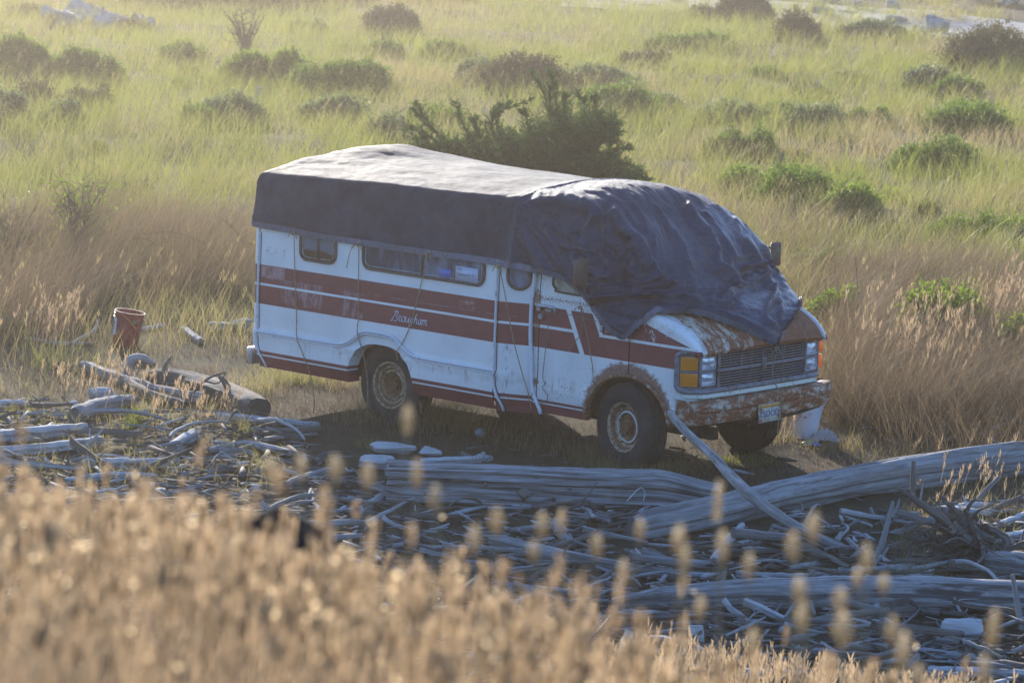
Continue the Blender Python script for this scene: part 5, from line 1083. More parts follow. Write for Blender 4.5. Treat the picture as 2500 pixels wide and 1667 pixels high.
# ================================================================ SPRUCE
def spruce():
    D0=46.; base=at(1290,531,D0); base[2]=0.
    e=empty('spruce_tree',(base[0],base[1],float(H(base[0],base[1]))),'stunted dark spruce tree with upright tips behind the tarp-covered roof','tree'); e.rotation_euler=(0,0,WIND)
    bz=float(H(base[0],base[1]))
    s_=.2721/K                                              # crop pixel -> view pixel
    def L(cx,cy,dep=0.):                                     # crop pixel -> tree coordinates (u right, depth, z)
        px,py=(980+cx*.2721)/K,(160+cy*.2721)/K; P=at(px,py,D0+dep); u=(P-base)@np.array([RH[0],RH[1],0]); v=(P-base)@np.array([-RH[1],RH[0],0]); return np.array([u,v,P[2]-bz])
    m=MT('spruce_needles'); r=m.island(); n=m.noise(2.5,4,.6); c=m.mix((n*.5+r*.5).step(.3,.7),(.012,.030,.012),(.034,.072,.026)); m.leaf(c,m.mix(r,(.05,.13,.03),(.18,.30,.06)),.32,.6,.08)
    twg=[]                                                  # twig segments (a,b,radius of needles)
    tr=MB(); root=np.array([.05,0,-.1])
    def limb(tip,mid,r0=.05):
        P=crv([root,mid*.5+root*.5+[0,0,-.05],mid,tip],22); tr.tube(P,np.linspace(r0*.7,.004,22),6); return P
    def spray(P,i0,ln,dn,up=.5,tipn=True):
        for i in range(i0,len(P)-1):
            t=i/(len(P)-1); T=P[i+1]-P[i-1]; T/=np.linalg.norm(T)
            for k in range(dn):
                a=RNG.uniform(0,6.28); side=np.cross(T,[0,0,1.]) ; side/=np.linalg.norm(side)+1e-6; up_=np.cross(side,T)
                dr=T*RNG.uniform(.7,1.2)+side*math.cos(a)*.9+up_*math.sin(a)*.55; dr[2]+=up*.25; dr/=np.linalg.norm(dr)
                l=ln*(1.5-t)*RNG.uniform(.6,1.25); q=P[i]+dr*l; twg.append((P[i],q,.022))
                for j in range(2): 
                    s=RNG.uniform(.3,.8); w_=P[i]+dr*l*s; d2=dr+RNG.normal(0,.55,3); d2/=np.linalg.norm(d2); twg.append((w_,w_+d2*l*.45,.026))
    tips=[((120,325),(330,620),-.1),((90,380),(300,600),.1),((65,540),(300,680),0),((475,320),(600,600),-.2),((640,470),(700,640),.1),((1200,285),(800,520),0),((980,330),(850,520),.2),((890,345),(820,560),-.2),((1165,55),(1300,330),0),((1330,35),(1390,330),.1),((1350,170),(1330,350),-.2),((1480,270),(1450,420),-.1),((1575,245),(1650,440),.1),((1735,262),(1740,500),0),((1950,510),(1800,620),.1),((1960,620),(1750,650),-.1),((2060,735),(1880,800),0),((2220,1035),(2000,940),-.1),((2140,930),(1950,900),.1),((1080,400),(1150,560),.1),((1900,690),(1850,780),0)]
    for (tp,md,dp) in tips:
        tip,mid=L(*tp,dp),L(*md,dp*.5); P=limb(tip,mid,.035); spray(P,7,.17,5)
        for k in range(8,21): twg.append((P[k],P[k+1],.024)); twg.append((P[k],P[k+1],.024))
        pass
    # the dense body: short drooping branches filling the outline
    poly=np.array([(110,660),(190,600),(330,680),(560,680),(640,640),(800,660),(900,620),(1050,650),(1180,590),(1270,460),(1340,420),(1480,420),(1600,460),(1740,480),(1860,520),(1930,620),(1800,690),(1740,760),(1860,800),(1900,900),(2060,960),(2140,1050),(1900,1300),(400,1300),(200,900)])
    def inside(x,y):
        c_=False; j=len(poly)-1
        for i in range(len(poly)):
            if ((poly[i][1]>y)!=(poly[j][1]>y)) and x<(poly[j][0]-poly[i][0])*(y-poly[i][1])/(poly[j][1]-poly[i][1])+poly[i][0]: c_=not c_
            j=i
        return c_
    cnt=0
    while cnt<1050:
        cx,cy=RNG.uniform(60,2160),RNG.uniform(330,1300)
        if not inside(cx,cy): continue
        cnt+=1; dp=RNG.normal(0,.45); a=L(cx,cy,dp); o=a-L(1200,1100,0); o/=np.linalg.norm(o)+1e-6; dr=o*.8+RNG.normal(0,.5,3)+[0,0,.25]; dr/=np.linalg.norm(dr); l=RNG.uniform(.16,.36)
        P=crv([a-dr*l*.5,a+[0,0,-.02],a+dr*l*.5],6); tr.tube(P,np.linspace(.008,.003,6),4)
        for k in range(5): twg.append((P[k],P[k+1],.036))
        sd=np.cross(dr,[0,0,1.]); sd/=np.linalg.norm(sd)+1e-6
        for k in range(1,6):
            for s in(-1,1): 
                d2=dr*.65+sd*s*.75+RNG.normal(0,.12,3); d2/=np.linalg.norm(d2); twg.append((P[k],P[k]+d2*l*.45*RNG.uniform(.7,1.2),.034))
    A=np.array([t[0] for t in twg]);B=np.array([t[1] for t in twg]);Rr=np.array([t[2] for t in twg]); Ln=np.linalg.norm(B-A,axis=1); k=np.maximum((Ln*400).astype(int),8); idx=np.repeat(np.arange(len(A)),k); n=len(idx)
    T=(B-A)/Ln[:,None]; t=RNG.uniform(0,1,n)[:,None]; P=A[idx]*(1-t)+B[idx]*t; r=RNG.normal(size=(n,3)); Tn=T[idx]; r-=Tn*np.sum(r*Tn,axis=1)[:,None]; r/=np.linalg.norm(r,axis=1)[:,None]; dr=r*.8+Tn*.65; dr/=np.linalg.norm(dr,axis=1)[:,None]; ln=(Rr[idx]*RNG.uniform(.7,1.2,n))[:,None]; w_=np.cross(dr,r); w_/=np.linalg.norm(w_,axis=1)[:,None]+1e-6
    V=np.stack([P-w_*.0032,P+w_*.0032,P+dr*ln],1).reshape(-1,3)
    tr.tube([(0.05,0,-.15),(.08,0,.25),(.15,.05,.8)],[.11,.09,.05],10); tr.build('trunk',M['bark'],e,smooth=True,local=True)
    mk('crown',V,[np.arange(3*n),np.full(n,3)],m.m,e,local=True)
spruce()
# ================================================================ DRIFTWOOD
def wood(name,c0,c1,cd,scale=1.):
    m=MT(name); uv=m.n('ShaderNodeUVMap').outputs[0]; mp=m.n('ShaderNodeMapping'); mp.inputs['Scale'].default_value=(2.2*scale,42*scale,1); m.t.links.new(uv,mp.inputs[0]); v=mp.outputs[0]
    mp2=m.n('ShaderNodeMapping'); mp2.inputs['Scale'].default_value=(1.3*scale,13*scale,1); m.t.links.new(uv,mp2.inputs[0])
    f=m.noise(1.0,6,.7,vec=v,dist=.3); k=m.noise(1.0,5,.65,vec=mp2.outputs[0],dist=.6); n=m.noise(3,5,.6); r=m.objrand()
    c=m.mix(f.step(.3,.68),c0,c1); c=m.mix((k.step(.50,.62))*.8,c,cd); c=m.mix(n.step(.5,.72)*.4,c,tuple(a*.55 for a in c0)); c=m.mix(r*.45,c,tuple(a*.72 for a in c1))
    m.set(col=c,rough=.85,spec=.25).bump(f+k*-1.6,1.,.02); return m.m
M['wood']=wood('bleached_driftwood',(.17,.150,.135),(.44,.42,.40),(.040,.028,.021))
M['wood_d']=wood('brown_driftwood',(.11,.085,.068),(.26,.22,.18),(.035,.025,.020))
M['wood_w']=wood('white_driftwood',(.40,.385,.37),(.62,.60,.58),(.16,.13,.11))
def wr(seed,amp=.10,k=5):
    ph=RNG.uniform(0,6.28,4)
    def f(th,L,r): return 1+amp*(.6*np.sin(3*th+ph[0]+L*1.3)+.35*np.sin(5*th+ph[1]-L*2.1)+.35*np.sin(9*th+ph[2]+L*.7)+.5*pn(np.cos(th)*1.5+seed,np.sin(th)*1.5,L*3)+.45*pn(np.cos(th)*5+seed,np.sin(th)*5,L*2.2))
    return f
def pathpx(pts,r,z=None,n=22,wob=.02,lift=0.):
    """centre line through picture places resting at height r (or given heights)"""
    P=[]
    for i,p in enumerate(pts):
        zz=(p[2] if len(p)>2 else None); rr_=r[min(i,len(r)-1)] if hasattr(r,'__len__') else r
        P.append(g(p[0],p[1],(rr_*.85+lift) if zz is None else zz))
    P=crv(P,n); P+=np.stack([wob*pn(np.arange(n)*.35+pts[0][0],0.,k) for k in range(3)],1)*[1,1,.5]; return P
def pr(px,py,rpx): return rpx*K*dist(g(px,py))/FPX
def log(pts,rp,label,mat='wood',name='driftwood_log',cat='driftwood log',group='weathered driftwood logs',wob=.02,amp=.10,knots=0,sides=18,lift=0.,flat=1.,snags=0):
    rm=[pr(p[0],p[1],q) for p,q in zip(pts,rp if len(rp)==len(pts) else list(np.interp(np.linspace(0,1,len(pts)),np.linspace(0,1,len(rp)),rp)))]
    n=26; P=pathpx(pts,rm,n=n,wob=wob,lift=lift); r=np.interp(np.linspace(0,1,n),np.linspace(0,1,len(rm)),rm); r=r*(1+.06*pn(np.arange(n)*.5,pts[0][0]*.1)); r[0]*=.86; r[-1]*=.86
    base=P.mean(0); base=np.array([base[0],base[1],0.]); b=MB(); b.tube(P-base,r,sides,rn=wr(pts[0][0],amp),flat=flat)
    for k in range(snags):
        i=RNG.integers(3,n-3); a=RNG.uniform(-1,1); dr=np.array([RNG.normal(0,.5),RNG.normal(0,.5),.8]); dr/=np.linalg.norm(dr); q=P[i]-base; b.tube(crv([q,q+dr*r[i]*1.4,q+dr*r[i]*2.4+RNG.normal(0,r[i]*.3,3)],6),np.linspace(r[i]*.38,r[i]*.12,6),7)
    o=b.build(name,M[mat],None,auto=50); o.location=tuple(base); return setp(o,label,cat,group)
def lump(px,py,wpx,hpx,label,mat='wood_w',name='driftwood_chunk',cat='driftwood',group='blocky driftwood chunks',rot=0.,dep=.6,ang=0):
    q=g(px,py+hpx*.45); s_=K*dist(q)/FPX; a,c_=wpx*s_*.5,hpx*s_*.55; th=np.linspace(0,2*np.pi,22,endpoint=False); rows=[];sd=px*.37
    nn=RNG.normal(size=(13,3)); nn/=np.linalg.norm(nn,axis=1)[:,None]; dd=RNG.uniform(.55,.95,13); nn=np.concatenate([nn,[[0,0,1],[0,0,-1],[1,.2,0],[-1,.1,.1]]]); dd=np.concatenate([dd,[.62,.7,.9,.9]])
    th=np.linspace(0,2*np.pi,40,endpoint=False)
    for k in range(25):
        ph=-math.pi/2+math.pi*k/24; D_=np.stack([np.cos(th)*math.cos(ph),np.sin(th)*math.cos(ph),np.full(40,math.sin(ph))],1); r_=np.min(dd/np.maximum(D_@nn.T,.02),axis=1); rows.append(D_*np.minimum(r_,1.15)[:,None]*[a,a*dep,c_])
    P=np.array(rows); q1=pn(P[...,0]/a*1.2+sd,P[...,1]/a*3,P[...,2]/a*3); P=P*(1+.10*q1+.07*pn(P[...,0]/a*2+sd,P[...,1]/a*11,P[...,2]/a*11))[...,None]
    uv=np.stack(np.meshgrid(np.linspace(0,a*2,40),np.linspace(0,a,25)),2); b=MB(); b.grid(P,closed=True,uv=uv); o=b.build(name,M[mat],None,auto=45); o.location=(q[0],q[1],c_*.7); o.rotation_euler=(0,R(ang),WIND+rot); return setp(o,label,cat,group)
# the squared beam: sawn end at left, split layered face
def beam():
    A=g(884,1150,0.); B=g(1655,1178,0.); L=np.linalg.norm(B-A); ax=(B-A)/L; e=empty('driftwood_beam',(A+B)/2,'thick squared driftwood beam with a sawn left end lying in front of the van','driftwood beam'); e.rotation_euler=(0,0,math.atan2(ax[1],ax[0]))
    n=70; pf=[(-.02,0),(-.035,.05),(-.03,.12),(-.018,.17),(-.022,.20),(.0,.245),(.02,.262),(.15,.275),(.30,.268),(.345,.25),(.36,.12),(.35,0)]; pf=np.array(pf)
    m_=len(pf); S=[]
    for i in range(n):
        t=i/(n-1); x=(t-.5)*L; q=crv(pf,60); yv,zv=q[:,0],q[:,1]
        gro=.030*pn(x*1.2,zv*26,yv*26)+.016*pn(x*3,zv*60,yv*60); gro=gro-.022*np.exp(-((zv-.17-.015*pn(x*1.5,3.))/.012)**2)*(q[:,0]<.05); yv=yv-gro*(yv<.1)*1.3; zv=zv+gro*(yv>=.02)*.7
        tap=1-.35*sst(.80,1,t)*1.; zv=zv*tap+.012*pn(x*.9,1.)*1; S.append(np.stack([np.full(60,x)+(.03*pn(zv*9,yv*9,t*3) if i in(0,n-1) else 0),yv,zv],1))
    S=np.array(S); b=MB(); uv=np.stack([np.repeat(np.linspace(0,L,n)[:,None],60,1),np.repeat(np.linspace(0,1.2,60)[None,:],n,0)],2); b.grid(S,uv=uv,flip=False); b.add(S[0],[tuple(range(60))],np.stack([S[0][:,1]*3,S[0][:,2]],1)); b.add(S[-1],[tuple(range(60))[::-1]],np.zeros((60,2)))
    b.build('beam',M['wood'],e,auto=50,local=True)
    b=MB(); 
    for (t,z,r) in ((.415,.10,.055),(.30,.17,.02),(.55,.16,.015),(.12,.08,.018)):
        P=[]; 
        for k in range(6):
            rr_=r*(1-.16*k); P.append([((t-.5)*L+rr_*1.1*math.cos(a)*(1+.3*math.sin(3*a+k)),-.025-k*r*.26,z+rr_*math.sin(a)*(1+.3*math.cos(4*a))) for a in np.linspace(0,2*np.pi,14,endpoint=False)])
        b.grid(P,closed=True); b.add(P[-1],[tuple(range(14))])
    b.build('knots',M['wood_d'],e,auto=60,local=True)
beam()
log([(1455,1216),(1640,1178),(1850,1128),(2100,1084),(2420,1046)],[31,36,37,38,39],'long thick weathered log rising to the right edge in front of the van','wood',amp=.15,sides=44,group='large weathered logs')
log([(1405,1385),(1560,1372),(1800,1364),(2100,1364),(2450,1378)],[15,30,40,41,38],'long smooth tapering log lying level near the bottom right, with a dark knot','wood',amp=.035,sides=26,snags=0,group='large weathered logs')
q=g(2003,1366,.14); lo=lump(2003,1352,30,26,'round dark knot on the smooth thick log at bottom right','wood_d',name='wood_knot',dep=.35); lo.location=(q[0]+.0,q[1]-.11,.16)
log([(2265,1290),(2330,1296),(2430,1310)],[24,30,30],'thick smooth log stub right of the root wad','wood',amp=.05,group='large weathered logs')
log([(1130,1240),(1250,1268),(1400,1300),(1520,1316),(1660,1326)],[15,18,17,13,8],'long thin tapering pole below the squared beam','wood',amp=.05)
# the curved pole: foot on the ground, head in the air by the bumper
def curved_pole():
    pts=[(1950,1264,.03),(1880,1236,.12),(1820,1205,.24),(1740,1150,.42),(1680,1095,.50),(1640,1050,.54),(1590,1005,.60),(1555,968,.66),(1540,948,.69)]
    P=crv([g(a,b_,z) for a,b_,z in pts],40); r=np.interp(np.linspace(0,1,40),[0,.3,.5,.62,.8,1],[.030,.045,.042,.036,.034,.030]); base=np.array([P[0][0],P[0][1],0]); b=MB(); b.tube(P-base,r,16,rn=wr(4.2,.06)); o=b.build('curved_pole',M['wood'],None,auto=50); o.location=tuple(base); setp(o,'curved blue-grey driftwood pole leaning up to the front bumper','driftwood pole')
curved_pole()
LG=[([(345,868),(430,878),(520,905),(595,940)],[20,24,28,32],'bark-brown log with a dark broken end behind the left clearing','wood_d',2),
([(190,838),(300,878),(400,905),(470,915)],[12,13,13,13],'slender grey log with a round cut end beside the bark-brown log','wood',0),
([(195,850),(260,860),(330,900),(420,930)],[10,12,12,10],'second slender log crossing under the round-ended one','wood_d',1),
([(-20,1003),(90,995),(200,985)],[16,17,14],'pale split log at the left edge, upper of two side by side','wood_w',0),
([(-20,1040),(110,1030),(235,1012)],[13,14,12],'pale split log at the left edge, lower of two side by side','wood_w',0),
([(172,955),(240,930),(312,918)],[22,18,12],'arched chunky log left of the green tuft','wood',0),
([(-15,748),(60,725),(112,705)],[15,13,9],'forked smooth branch at the left edge below the brambles','wood',0),
([(95,712),(128,738)],[8,5],'short prong of the forked smooth branch','wood',0),
([(50,775),(130,788),(215,790)],[4,5,4],'thin pole lying left of the red bucket','wood',0),
([(395,1030),(425,1010),(460,990)],[16,15,12],'stubby white log standing out above the blurred seed heads at left','wood_w',0),
([(420,755),(462,785)],[8,9],'short pale log lying right of the red bucket','wood_w',0),
([(325,757),(374,748)],[5,6],'thin white stick just right of the red bucket','wood_w',0),
([(165,790),(215,760),(225,735)],[6,5,4],'bent grey branch left of the red bucket','wood',0),
([(965,1060),(1060,1058),(1130,1052)],[9,11,9],'pale log directly left behind the squared beam','wood_w',0),
([(1070,1062),(1112,1042)],[5,5],'flat pale stick lying across the pale log','wood_w',0),
([(1060,1040),(1090,1055),(1115,1062)],[5,6,3],'dark thin branch beside the flat pale stick','wood_d',0),
([(640,1117),(700,1097),(760,1078)],[7,10,8],'tapering pole left of the squared beam','wood',0),
([(815,1185),(850,1160),(884,1135)],[10,12,9],'smooth stub leaning on the sawn end of the squared beam','wood',0),
([(495,955),(600,963),(735,976)],[9,8,6],'long pale pole at the left end of the pole heap','wood_w',0),
([(560,990),(650,992),(735,984)],[8,9,8],'brown pole in the pole heap below the van rear wheel','wood_d',0),
([(600,1012),(670,1006),(728,998)],[6,8,5],'thin brown pole in the pole heap, nearest of them','wood_d',0),
([(480,1035),(570,1020),(680,1045),(740,1060)],[6,8,9,5],'long bowed grey pole below the pole heap','wood',0),
([(190,1062),(300,1068),(410,1060)],[14,16,10],'wide pale log in the left debris above the blurred heads','wood_w',0),
([(150,1105),(260,1092),(360,1094)],[9,10,7],'pale plank-like log in the left debris','wood_w',0),
([(-20,930),(30,926),(68,928)],[8,9,6],'short pale log at the left edge above the split pair','wood_w',0),
([(1640,1288),(1672,1245),(1705,1207)],[11,12,9],'stout pale stub pointing up right below the long thick log','wood_w',0),
([(1688,1252),(1735,1244)],[10,8],'short stub at the elbow of the stout pale stub','wood_w',0),
([(1690,1318),(1790,1326),(1910,1322)],[10,11,8],'grey branch running just above the smooth thick log','wood',1),
([(1925,1312),(2040,1308),(2150,1292)],[11,11,9],'round branch lying on top of the smooth thick log','wood',0),
([(2170,1170),(2220,1166),(2268,1162)],[9,14,12],'stubby log with side snags above the root wad','wood_w',2),
([(2275,1212),(2320,1196),(2370,1178)],[7,9,10],'sunlit pale branch at the right edge above the root wad','wood_w',0),
([(2300,1236),(2370,1226)],[10,12],'short sunlit log at the right edge','wood_w',0),
([(1870,1425),(1950,1416),(2030,1410),(2105,1404)],[9,14,15,12],'rough brown log just below the smooth thick log','wood_d',1),
([(1870,1440),(1930,1436),(2000,1448)],[6,7,5],'thin pole below the rough brown log','wood',0),
([(1340,1425),(1440,1412),(1560,1410)],[10,11,8],'half buried grey log left of the smooth thick log','wood',0),
([(1630,1350),(1700,1340),(1790,1335)],[6,7,5],'thin branch in front of the smooth thick log','wood',0),
([(2225,945),(2290,936),(2365,908)],[6,8,6],'bluish branch in the straw grass at the right edge','wood',0),
([(1400,1490),(1560,1500),(1680,1494)],[9,12,9],'long low log near the bottom of the view','wood',0),
([(1560,1565),(1660,1545),(1800,1548),(1940,1552)],[9,11,12,10],'long low log along the bottom edge','wood_w',0),
([(1980,1480),(2100,1498),(2240,1510)],[8,12,9],'bleached log below the blocky stump','wood',0),
([(2130,1540),(2260,1545),(2400,1552)],[10,12,12],'bleached log in the bottom right corner','wood_w',0),
([(1130,1340),(1230,1352),(1330,1362)],[8,9,7],'grey pole in the debris at bottom centre','wood',0),
([(900,1255),(1010,1262),(1120,1258)],[9,11,8],'worn log below the sawn end of the beam','wood',0)]
for pts,rp,lab,mt,sn in LG: log(pts,rp,lab,mt,snags=sn,sides=14)
def air(pts,rp,label,mat='wood',name='driftwood_branch',forks=()):
    d=dist(g(pts[0][0],pts[0][1])); P=crv([at(a,b_,d) for a,b_ in pts],18); P[0][2]=0.; rm=np.interp(np.linspace(0,1,18),np.linspace(0,1,len(rp)),[q*K*d/FPX for q in rp]); base=P[0].copy(); b=MB(); b.tube(P-base,rm,9,rn=wr(pts[0][0],.08))
    for f in forks: Q=crv([at(a,b_,d) for a,b_ in f],8); b.tube(Q-base,np.linspace(rm[-4],rm[-1]*.6,8),7)
    o=b.build(name,M[mat],None,auto=50); o.location=tuple(base); return setp(o,label,'driftwood branch','branches sticking up from the driftwood')
air([(2012,1292),(2030,1235),(2040,1195),(2052,1150)],[9,7,6,4],'upright forked branch between the logs left of the root wad','wood',forks=[[(2048,1185),(2062,1160),(2066,1145)]])
air([(2040,1200),(2010,1185),(1998,1165)],[4,4,5],'short blunt branch pointing up left beside the upright forked one','wood')
air([(2232,1165),(2262,1128),(2296,1095)],[5,5,5],'straight stick rising to the right from the snagged stub','wood')
air([(2098,1160),(2096,1110),(2098,1058)],[6,6,5],'upright stake in front of the long thick log','wood_d')
air([(2112,1165),(2118,1125),(2122,1095)],[3,3,2],'short thin spike right of the upright stake','wood')
air([(2346,1445),(2336,1380),(2325,1318)],[7,7,5],'slanting stick leaning on the long smooth log','wood')
air([(300,872),(292,845),(306,826),(330,824),(352,836)],[13,14,13,11,6],'hook-shaped grey stump curling over to the right','wood',name='hooked_stump')
air([(425,935),(445,900),(480,868),(520,855)],[3,3,3,2],'thin dark twig arching over the bark-brown log','wood_d',forks=[[(470,875),(500,880),(518,858)]])
air([(1640,1050),(1700,1120),(1790,1190)],[1,1,1],'hair-thin twig crossing the long thick log','wood_d') if False else None
for _ in range(18):
    px,py=RNG.uniform(1080,2330),RNG.uniform(1240,1540)
    if _%3==0: px,py=RNG.uniform(60,800),RNG.uniform(980,1130)
    a=RNG.uniform(-1.2,1.2); l=RNG.uniform(35,85); p1=(px+l*.5*math.sin(a)+RNG.normal(0,8),py-l*.35); p2=(px+l*math.sin(a),py-l*RNG.uniform(.4,.9)); r_=RNG.uniform(2,4.5)
    air([(px,py),p1,p2],[r_,r_*.8,r_*.4],'crooked thin branch poking out of the driftwood debris',str(RNG.choice(['wood','wood_d','wood_w'])),forks=[[p1,(p1[0]+RNG.normal(0,14),p1[1]-RNG.uniform(8,24)),(p1[0]+RNG.normal(0,26),p1[1]-RNG.uniform(18,38))]])
CH=[(868,1058,125,38,'largest white flat-topped driftwood block left of the beam','wood_w'),(900,1024,120,34,'pale ridged driftwood block behind the largest white one','wood_w'),(985,1034,64,26,'small rounded pale block right of the ridged one','wood_w'),
(233,902,66,42,'pale rounded block behind the arched log at left','wood_w'),(170,925,24,20,'little white block left of the arched log','wood_w'),(510,748,70,28,'low heap of pale wood behind the rear of the van, left part','wood'),(556,742,50,36,'pale block touching the rear corner of the van','wood_w'),
(2215,1436,118,56,'blocky pale stump with a dark cut end below the smooth thick log','wood_w'),(2132,1452,44,42,'rough round wood burl left of the blocky stump','wood'),(2175,1470,76,26,'low brown block between the burl and the blocky stump','wood_d'),
(1600,1450,44,56,'upright pale block in front of the half buried log','wood_w'),(1730,1262,60,20,'flat chip of wood right of the stout stub','wood'),(1830,1180,54,16,'flat pale chip under the curved pole','wood_w'),(590,1118,40,22,'white chip block at the left end of the tapering pole','wood_w')]
for q in CH: lump(*q)
# root wad
def rootwad():
    o=g(2230,1300); e=empty('root_wad',o,'tangled dark root wad with arms reaching up between the logs at right','root wad'); e.rotation_euler=(0,0,0); d0=dist(o)
    b=MB(); 
    def arm(pts,rp,dd=0.,b_=None,n=20,rough=.12):
        P=crv([at(a,c,d0+dd*(i/(len(pts)-1)))-o for i,(a,c) in enumerate(pts)],n); P+=.02*np.stack([pn(np.arange(n)*.6,pts[0][0]*.3,k) for k in range(3)],1); r=np.interp(np.linspace(0,1,n),np.linspace(0,1,len(rp)),[q*K*d0/FPX for q in rp]); (b_ or b).tube(P,r,10,rn=wr(pts[0][1],rough)); return P
    core=MB(); arm([(2150,1290),(2190,1265),(2240,1260),(2290,1300)],[10,22,26,14],0,core,rough=.5); arm([(2190,1230),(2230,1260),(2270,1330)],[14,24,16],.2,core,rough=.5); core.build('root_mass',M['wood_d'],e,auto=60,local=True)
    arm([(2250,1300),(2275,1350),(2300,1400),(2328,1425)],[22,20,16,12],-.4)
    arm([(2290,1290),(2310,1240),(2240,1205),(2180,1190)],[14,12,9,5],.1)
    arm([(2240,1260),(2195,1215),(2140,1175),(2085,1135),(2062,1122)],[14,11,9,6,4],-.2)
    arm([(2280,1240),(2200,1195),(2130,1165),(2108,1160)],[9,8,7,5],.2)
    arm([(2230,1240),(2200,1180),(2170,1150),(2158,1135)],[9,7,6,3])
    arm([(2250,1240),(2225,1190),(2215,1170)],[9,7,4],-.2)
    arm([(2160,1300),(2120,1310),(2090,1300),(2092,1250)],[9,8,7,5],-.2)
    arm([(2215,1300),(2175,1320),(2150,1345),(2145,1300)],[12,14,12,8],-.3)
    arm([(2235,1250),(2205,1210),(2230,1160),(2240,1145)],[7,6,5,3])
    arm([(2260,1270),(2290,1250),(2330,1255)],[14,11,8],.1)
    arm([(2290,1310),(2310,1330),(2312,1355)],[9,7,5],-.2)
    for k in range(120):
        a=(RNG.normal(2215,45),RNG.normal(1265,42)); c=(a[0]+RNG.normal(0,45),a[1]+RNG.normal(-10,38)); m_=((a[0]+c[0])/2+RNG.normal(0,12),(a[1]+c[1])/2+RNG.normal(0,12)); q_=RNG.uniform(.6,2.2); arm([a,m_,c],[3.5*q_,2.5*q_,1.2],RNG.normal(0,.3),n=8)
    b.build('roots',M['wood_d'],e,auto=60,local=True)
rootwad()
# loose sticks, each its own thing, then the fine litter
protos={}
def stick_mesh(kind,L,r,seed):
    b=MB(); n=12; x=np.linspace(-L/2,L/2,n)
    bend={'straight':.01,'curved':.13,'forked':.05,'splinter':.015}[kind]
    P=np.stack([x,bend*L*(1-(2*x/L)**2)+.02*L*pn(x/L*4,seed),.01*L*pn(x/L*4,seed+7.)],1); rr_=np.linspace(1,.45,n)*r*(1+.2*pn(x/L*6,seed+3.)); b.tube(P,rr_,8 if kind!='splinter' else 5,rn=wr(seed,.14),flat=1. if kind!='splinter' else .35)
    if kind=='forked': q=P[7]; b.tube(crv([q,q+[L*.12,L*.10,.02],q+[L*.22,L*.24,.03]],6),np.linspace(r*.6,r*.25,6),6)
    me=b.build('tmp',None,None,auto=50).data; ob=[o for o in bpy.data.objects if o.data==me][0]; bpy.data.objects.remove(ob); return me
ME=[(k,stick_mesh(k,1.,r,i*3.3)) for i,(k,r) in enumerate([('straight',.035),('straight',.024),('curved',.035),('curved',.025),('forked',.03),('splinter',.05),('splinter',.035),('straight',.05)])]
STW=[M['wood'],M['wood_w'],M['wood_d'],M['wood']]
# one mesh per shape and wood
MEV={}
for i,(k,me) in enumerate(ME):
    for j,mt in enumerate(STW[:3]): c=me.copy(); c.materials.clear(); c.materials.append(mt); MEV[(i,j)]=(k,c)
CN={0:'grey',1:'pale',2:'brown'}
def debris_ok(px,py):
    if px<640: return py>np.interp(px,[0,200,400,640],[900,950,960,960])
    if px<900: return py>np.interp(px,[640,900],[960,1150])
    if px<1500: return py>1170
    return py>np.interp(px,[1500,1800,2100,2352],[1240,1210,1180,1150])
def regname(px,py): 
    if px<640: return 'in the left debris field below the red bucket'
    if px<1130: return 'in the debris left of and below the sawn beam end'
    if px<1700: return 'in the debris below the squared beam'
    return 'in the debris around the root wad and the thick logs'
n_=0
while n_<280:
    px,py=RNG.uniform(-10,2380),RNG.uniform(930,1570)
    if not debris_ok(px,py): continue
    if px<1000 and py>1230 and RNG.uniform()<.85: continue
    if 1400<px<2250 and 1315<py<1400: continue
    i=int(RNG.integers(0,8)); j=int(RNG.choice([0,0,1,2,2])); k,me=MEV[(i,j)]; q=g(px,py); L=float(np.exp(RNG.normal(-.9,.45))); o=bpy.data.objects.new('driftwood_stick',me); C.objects.link(o)
    yaw=WIND+RNG.normal(0,.5) if RNG.uniform()<.5 else RNG.uniform(0,6.28)
    o.location=(q[0],q[1],float(H(q[0],q[1]))+RNG.uniform(.02,.11)); o.rotation_euler=(RNG.uniform(0,6.28),RNG.normal(0,.16),yaw); o.scale=(L,L**.6*.9,L**.6*.9)
    kk={'straight':'straight','curved':'bent','forked':'forked','splinter':'flat splintered'}[k]; setp(o,f'{CN[j]} {kk} stick {regname(px,py)}','driftwood stick',f'{CN[j]} {kk} sticks {regname(px,py)}'); n_+=1
b={0:MB(),1:MB(),2:MB()}
for _ in range(6000):
    px,py=RNG.uniform(-30,2400),RNG.uniform(930,1600)
    if not debris_ok(px,py) and RNG.uniform()<.97: continue
    q=g(px,py); L=float(np.exp(RNG.normal(-2.0,.55))); r=L*RNG.uniform(.03,.10)+.003; yaw=WIND+RNG.normal(0,.6) if RNG.uniform()<.6 else RNG.uniform(0,6.28); z=float(H(q[0],q[1]))+RNG.uniform(.0,.05); t=RNG.normal(0,.14)
    d=np.array([math.cos(yaw)*L/2,math.sin(yaw)*L/2,t*L/2]); c=np.array([q[0],q[1],z+abs(t)*L/2]); mid=c+np.array([-math.sin(yaw),math.cos(yaw),.1])*RNG.normal(0,.05)*L
    b[int(RNG.choice([0,1,2,2,2]))].tube([c-d,mid,c+d],[r*.7,r,r*.45],5,flat=RNG.uniform(.4,1))
allm=MB(); V=[];F=[];U=[];mi=[]
off=0
for j in(0,1,2):
    v=np.concatenate(b[j].V);V.append(v);U.append(np.concatenate(b[j].U));F+=[tuple(i+off for i in f) for f in b[j].F];mi+=[j]*len(b[j].F);off+=len(v)
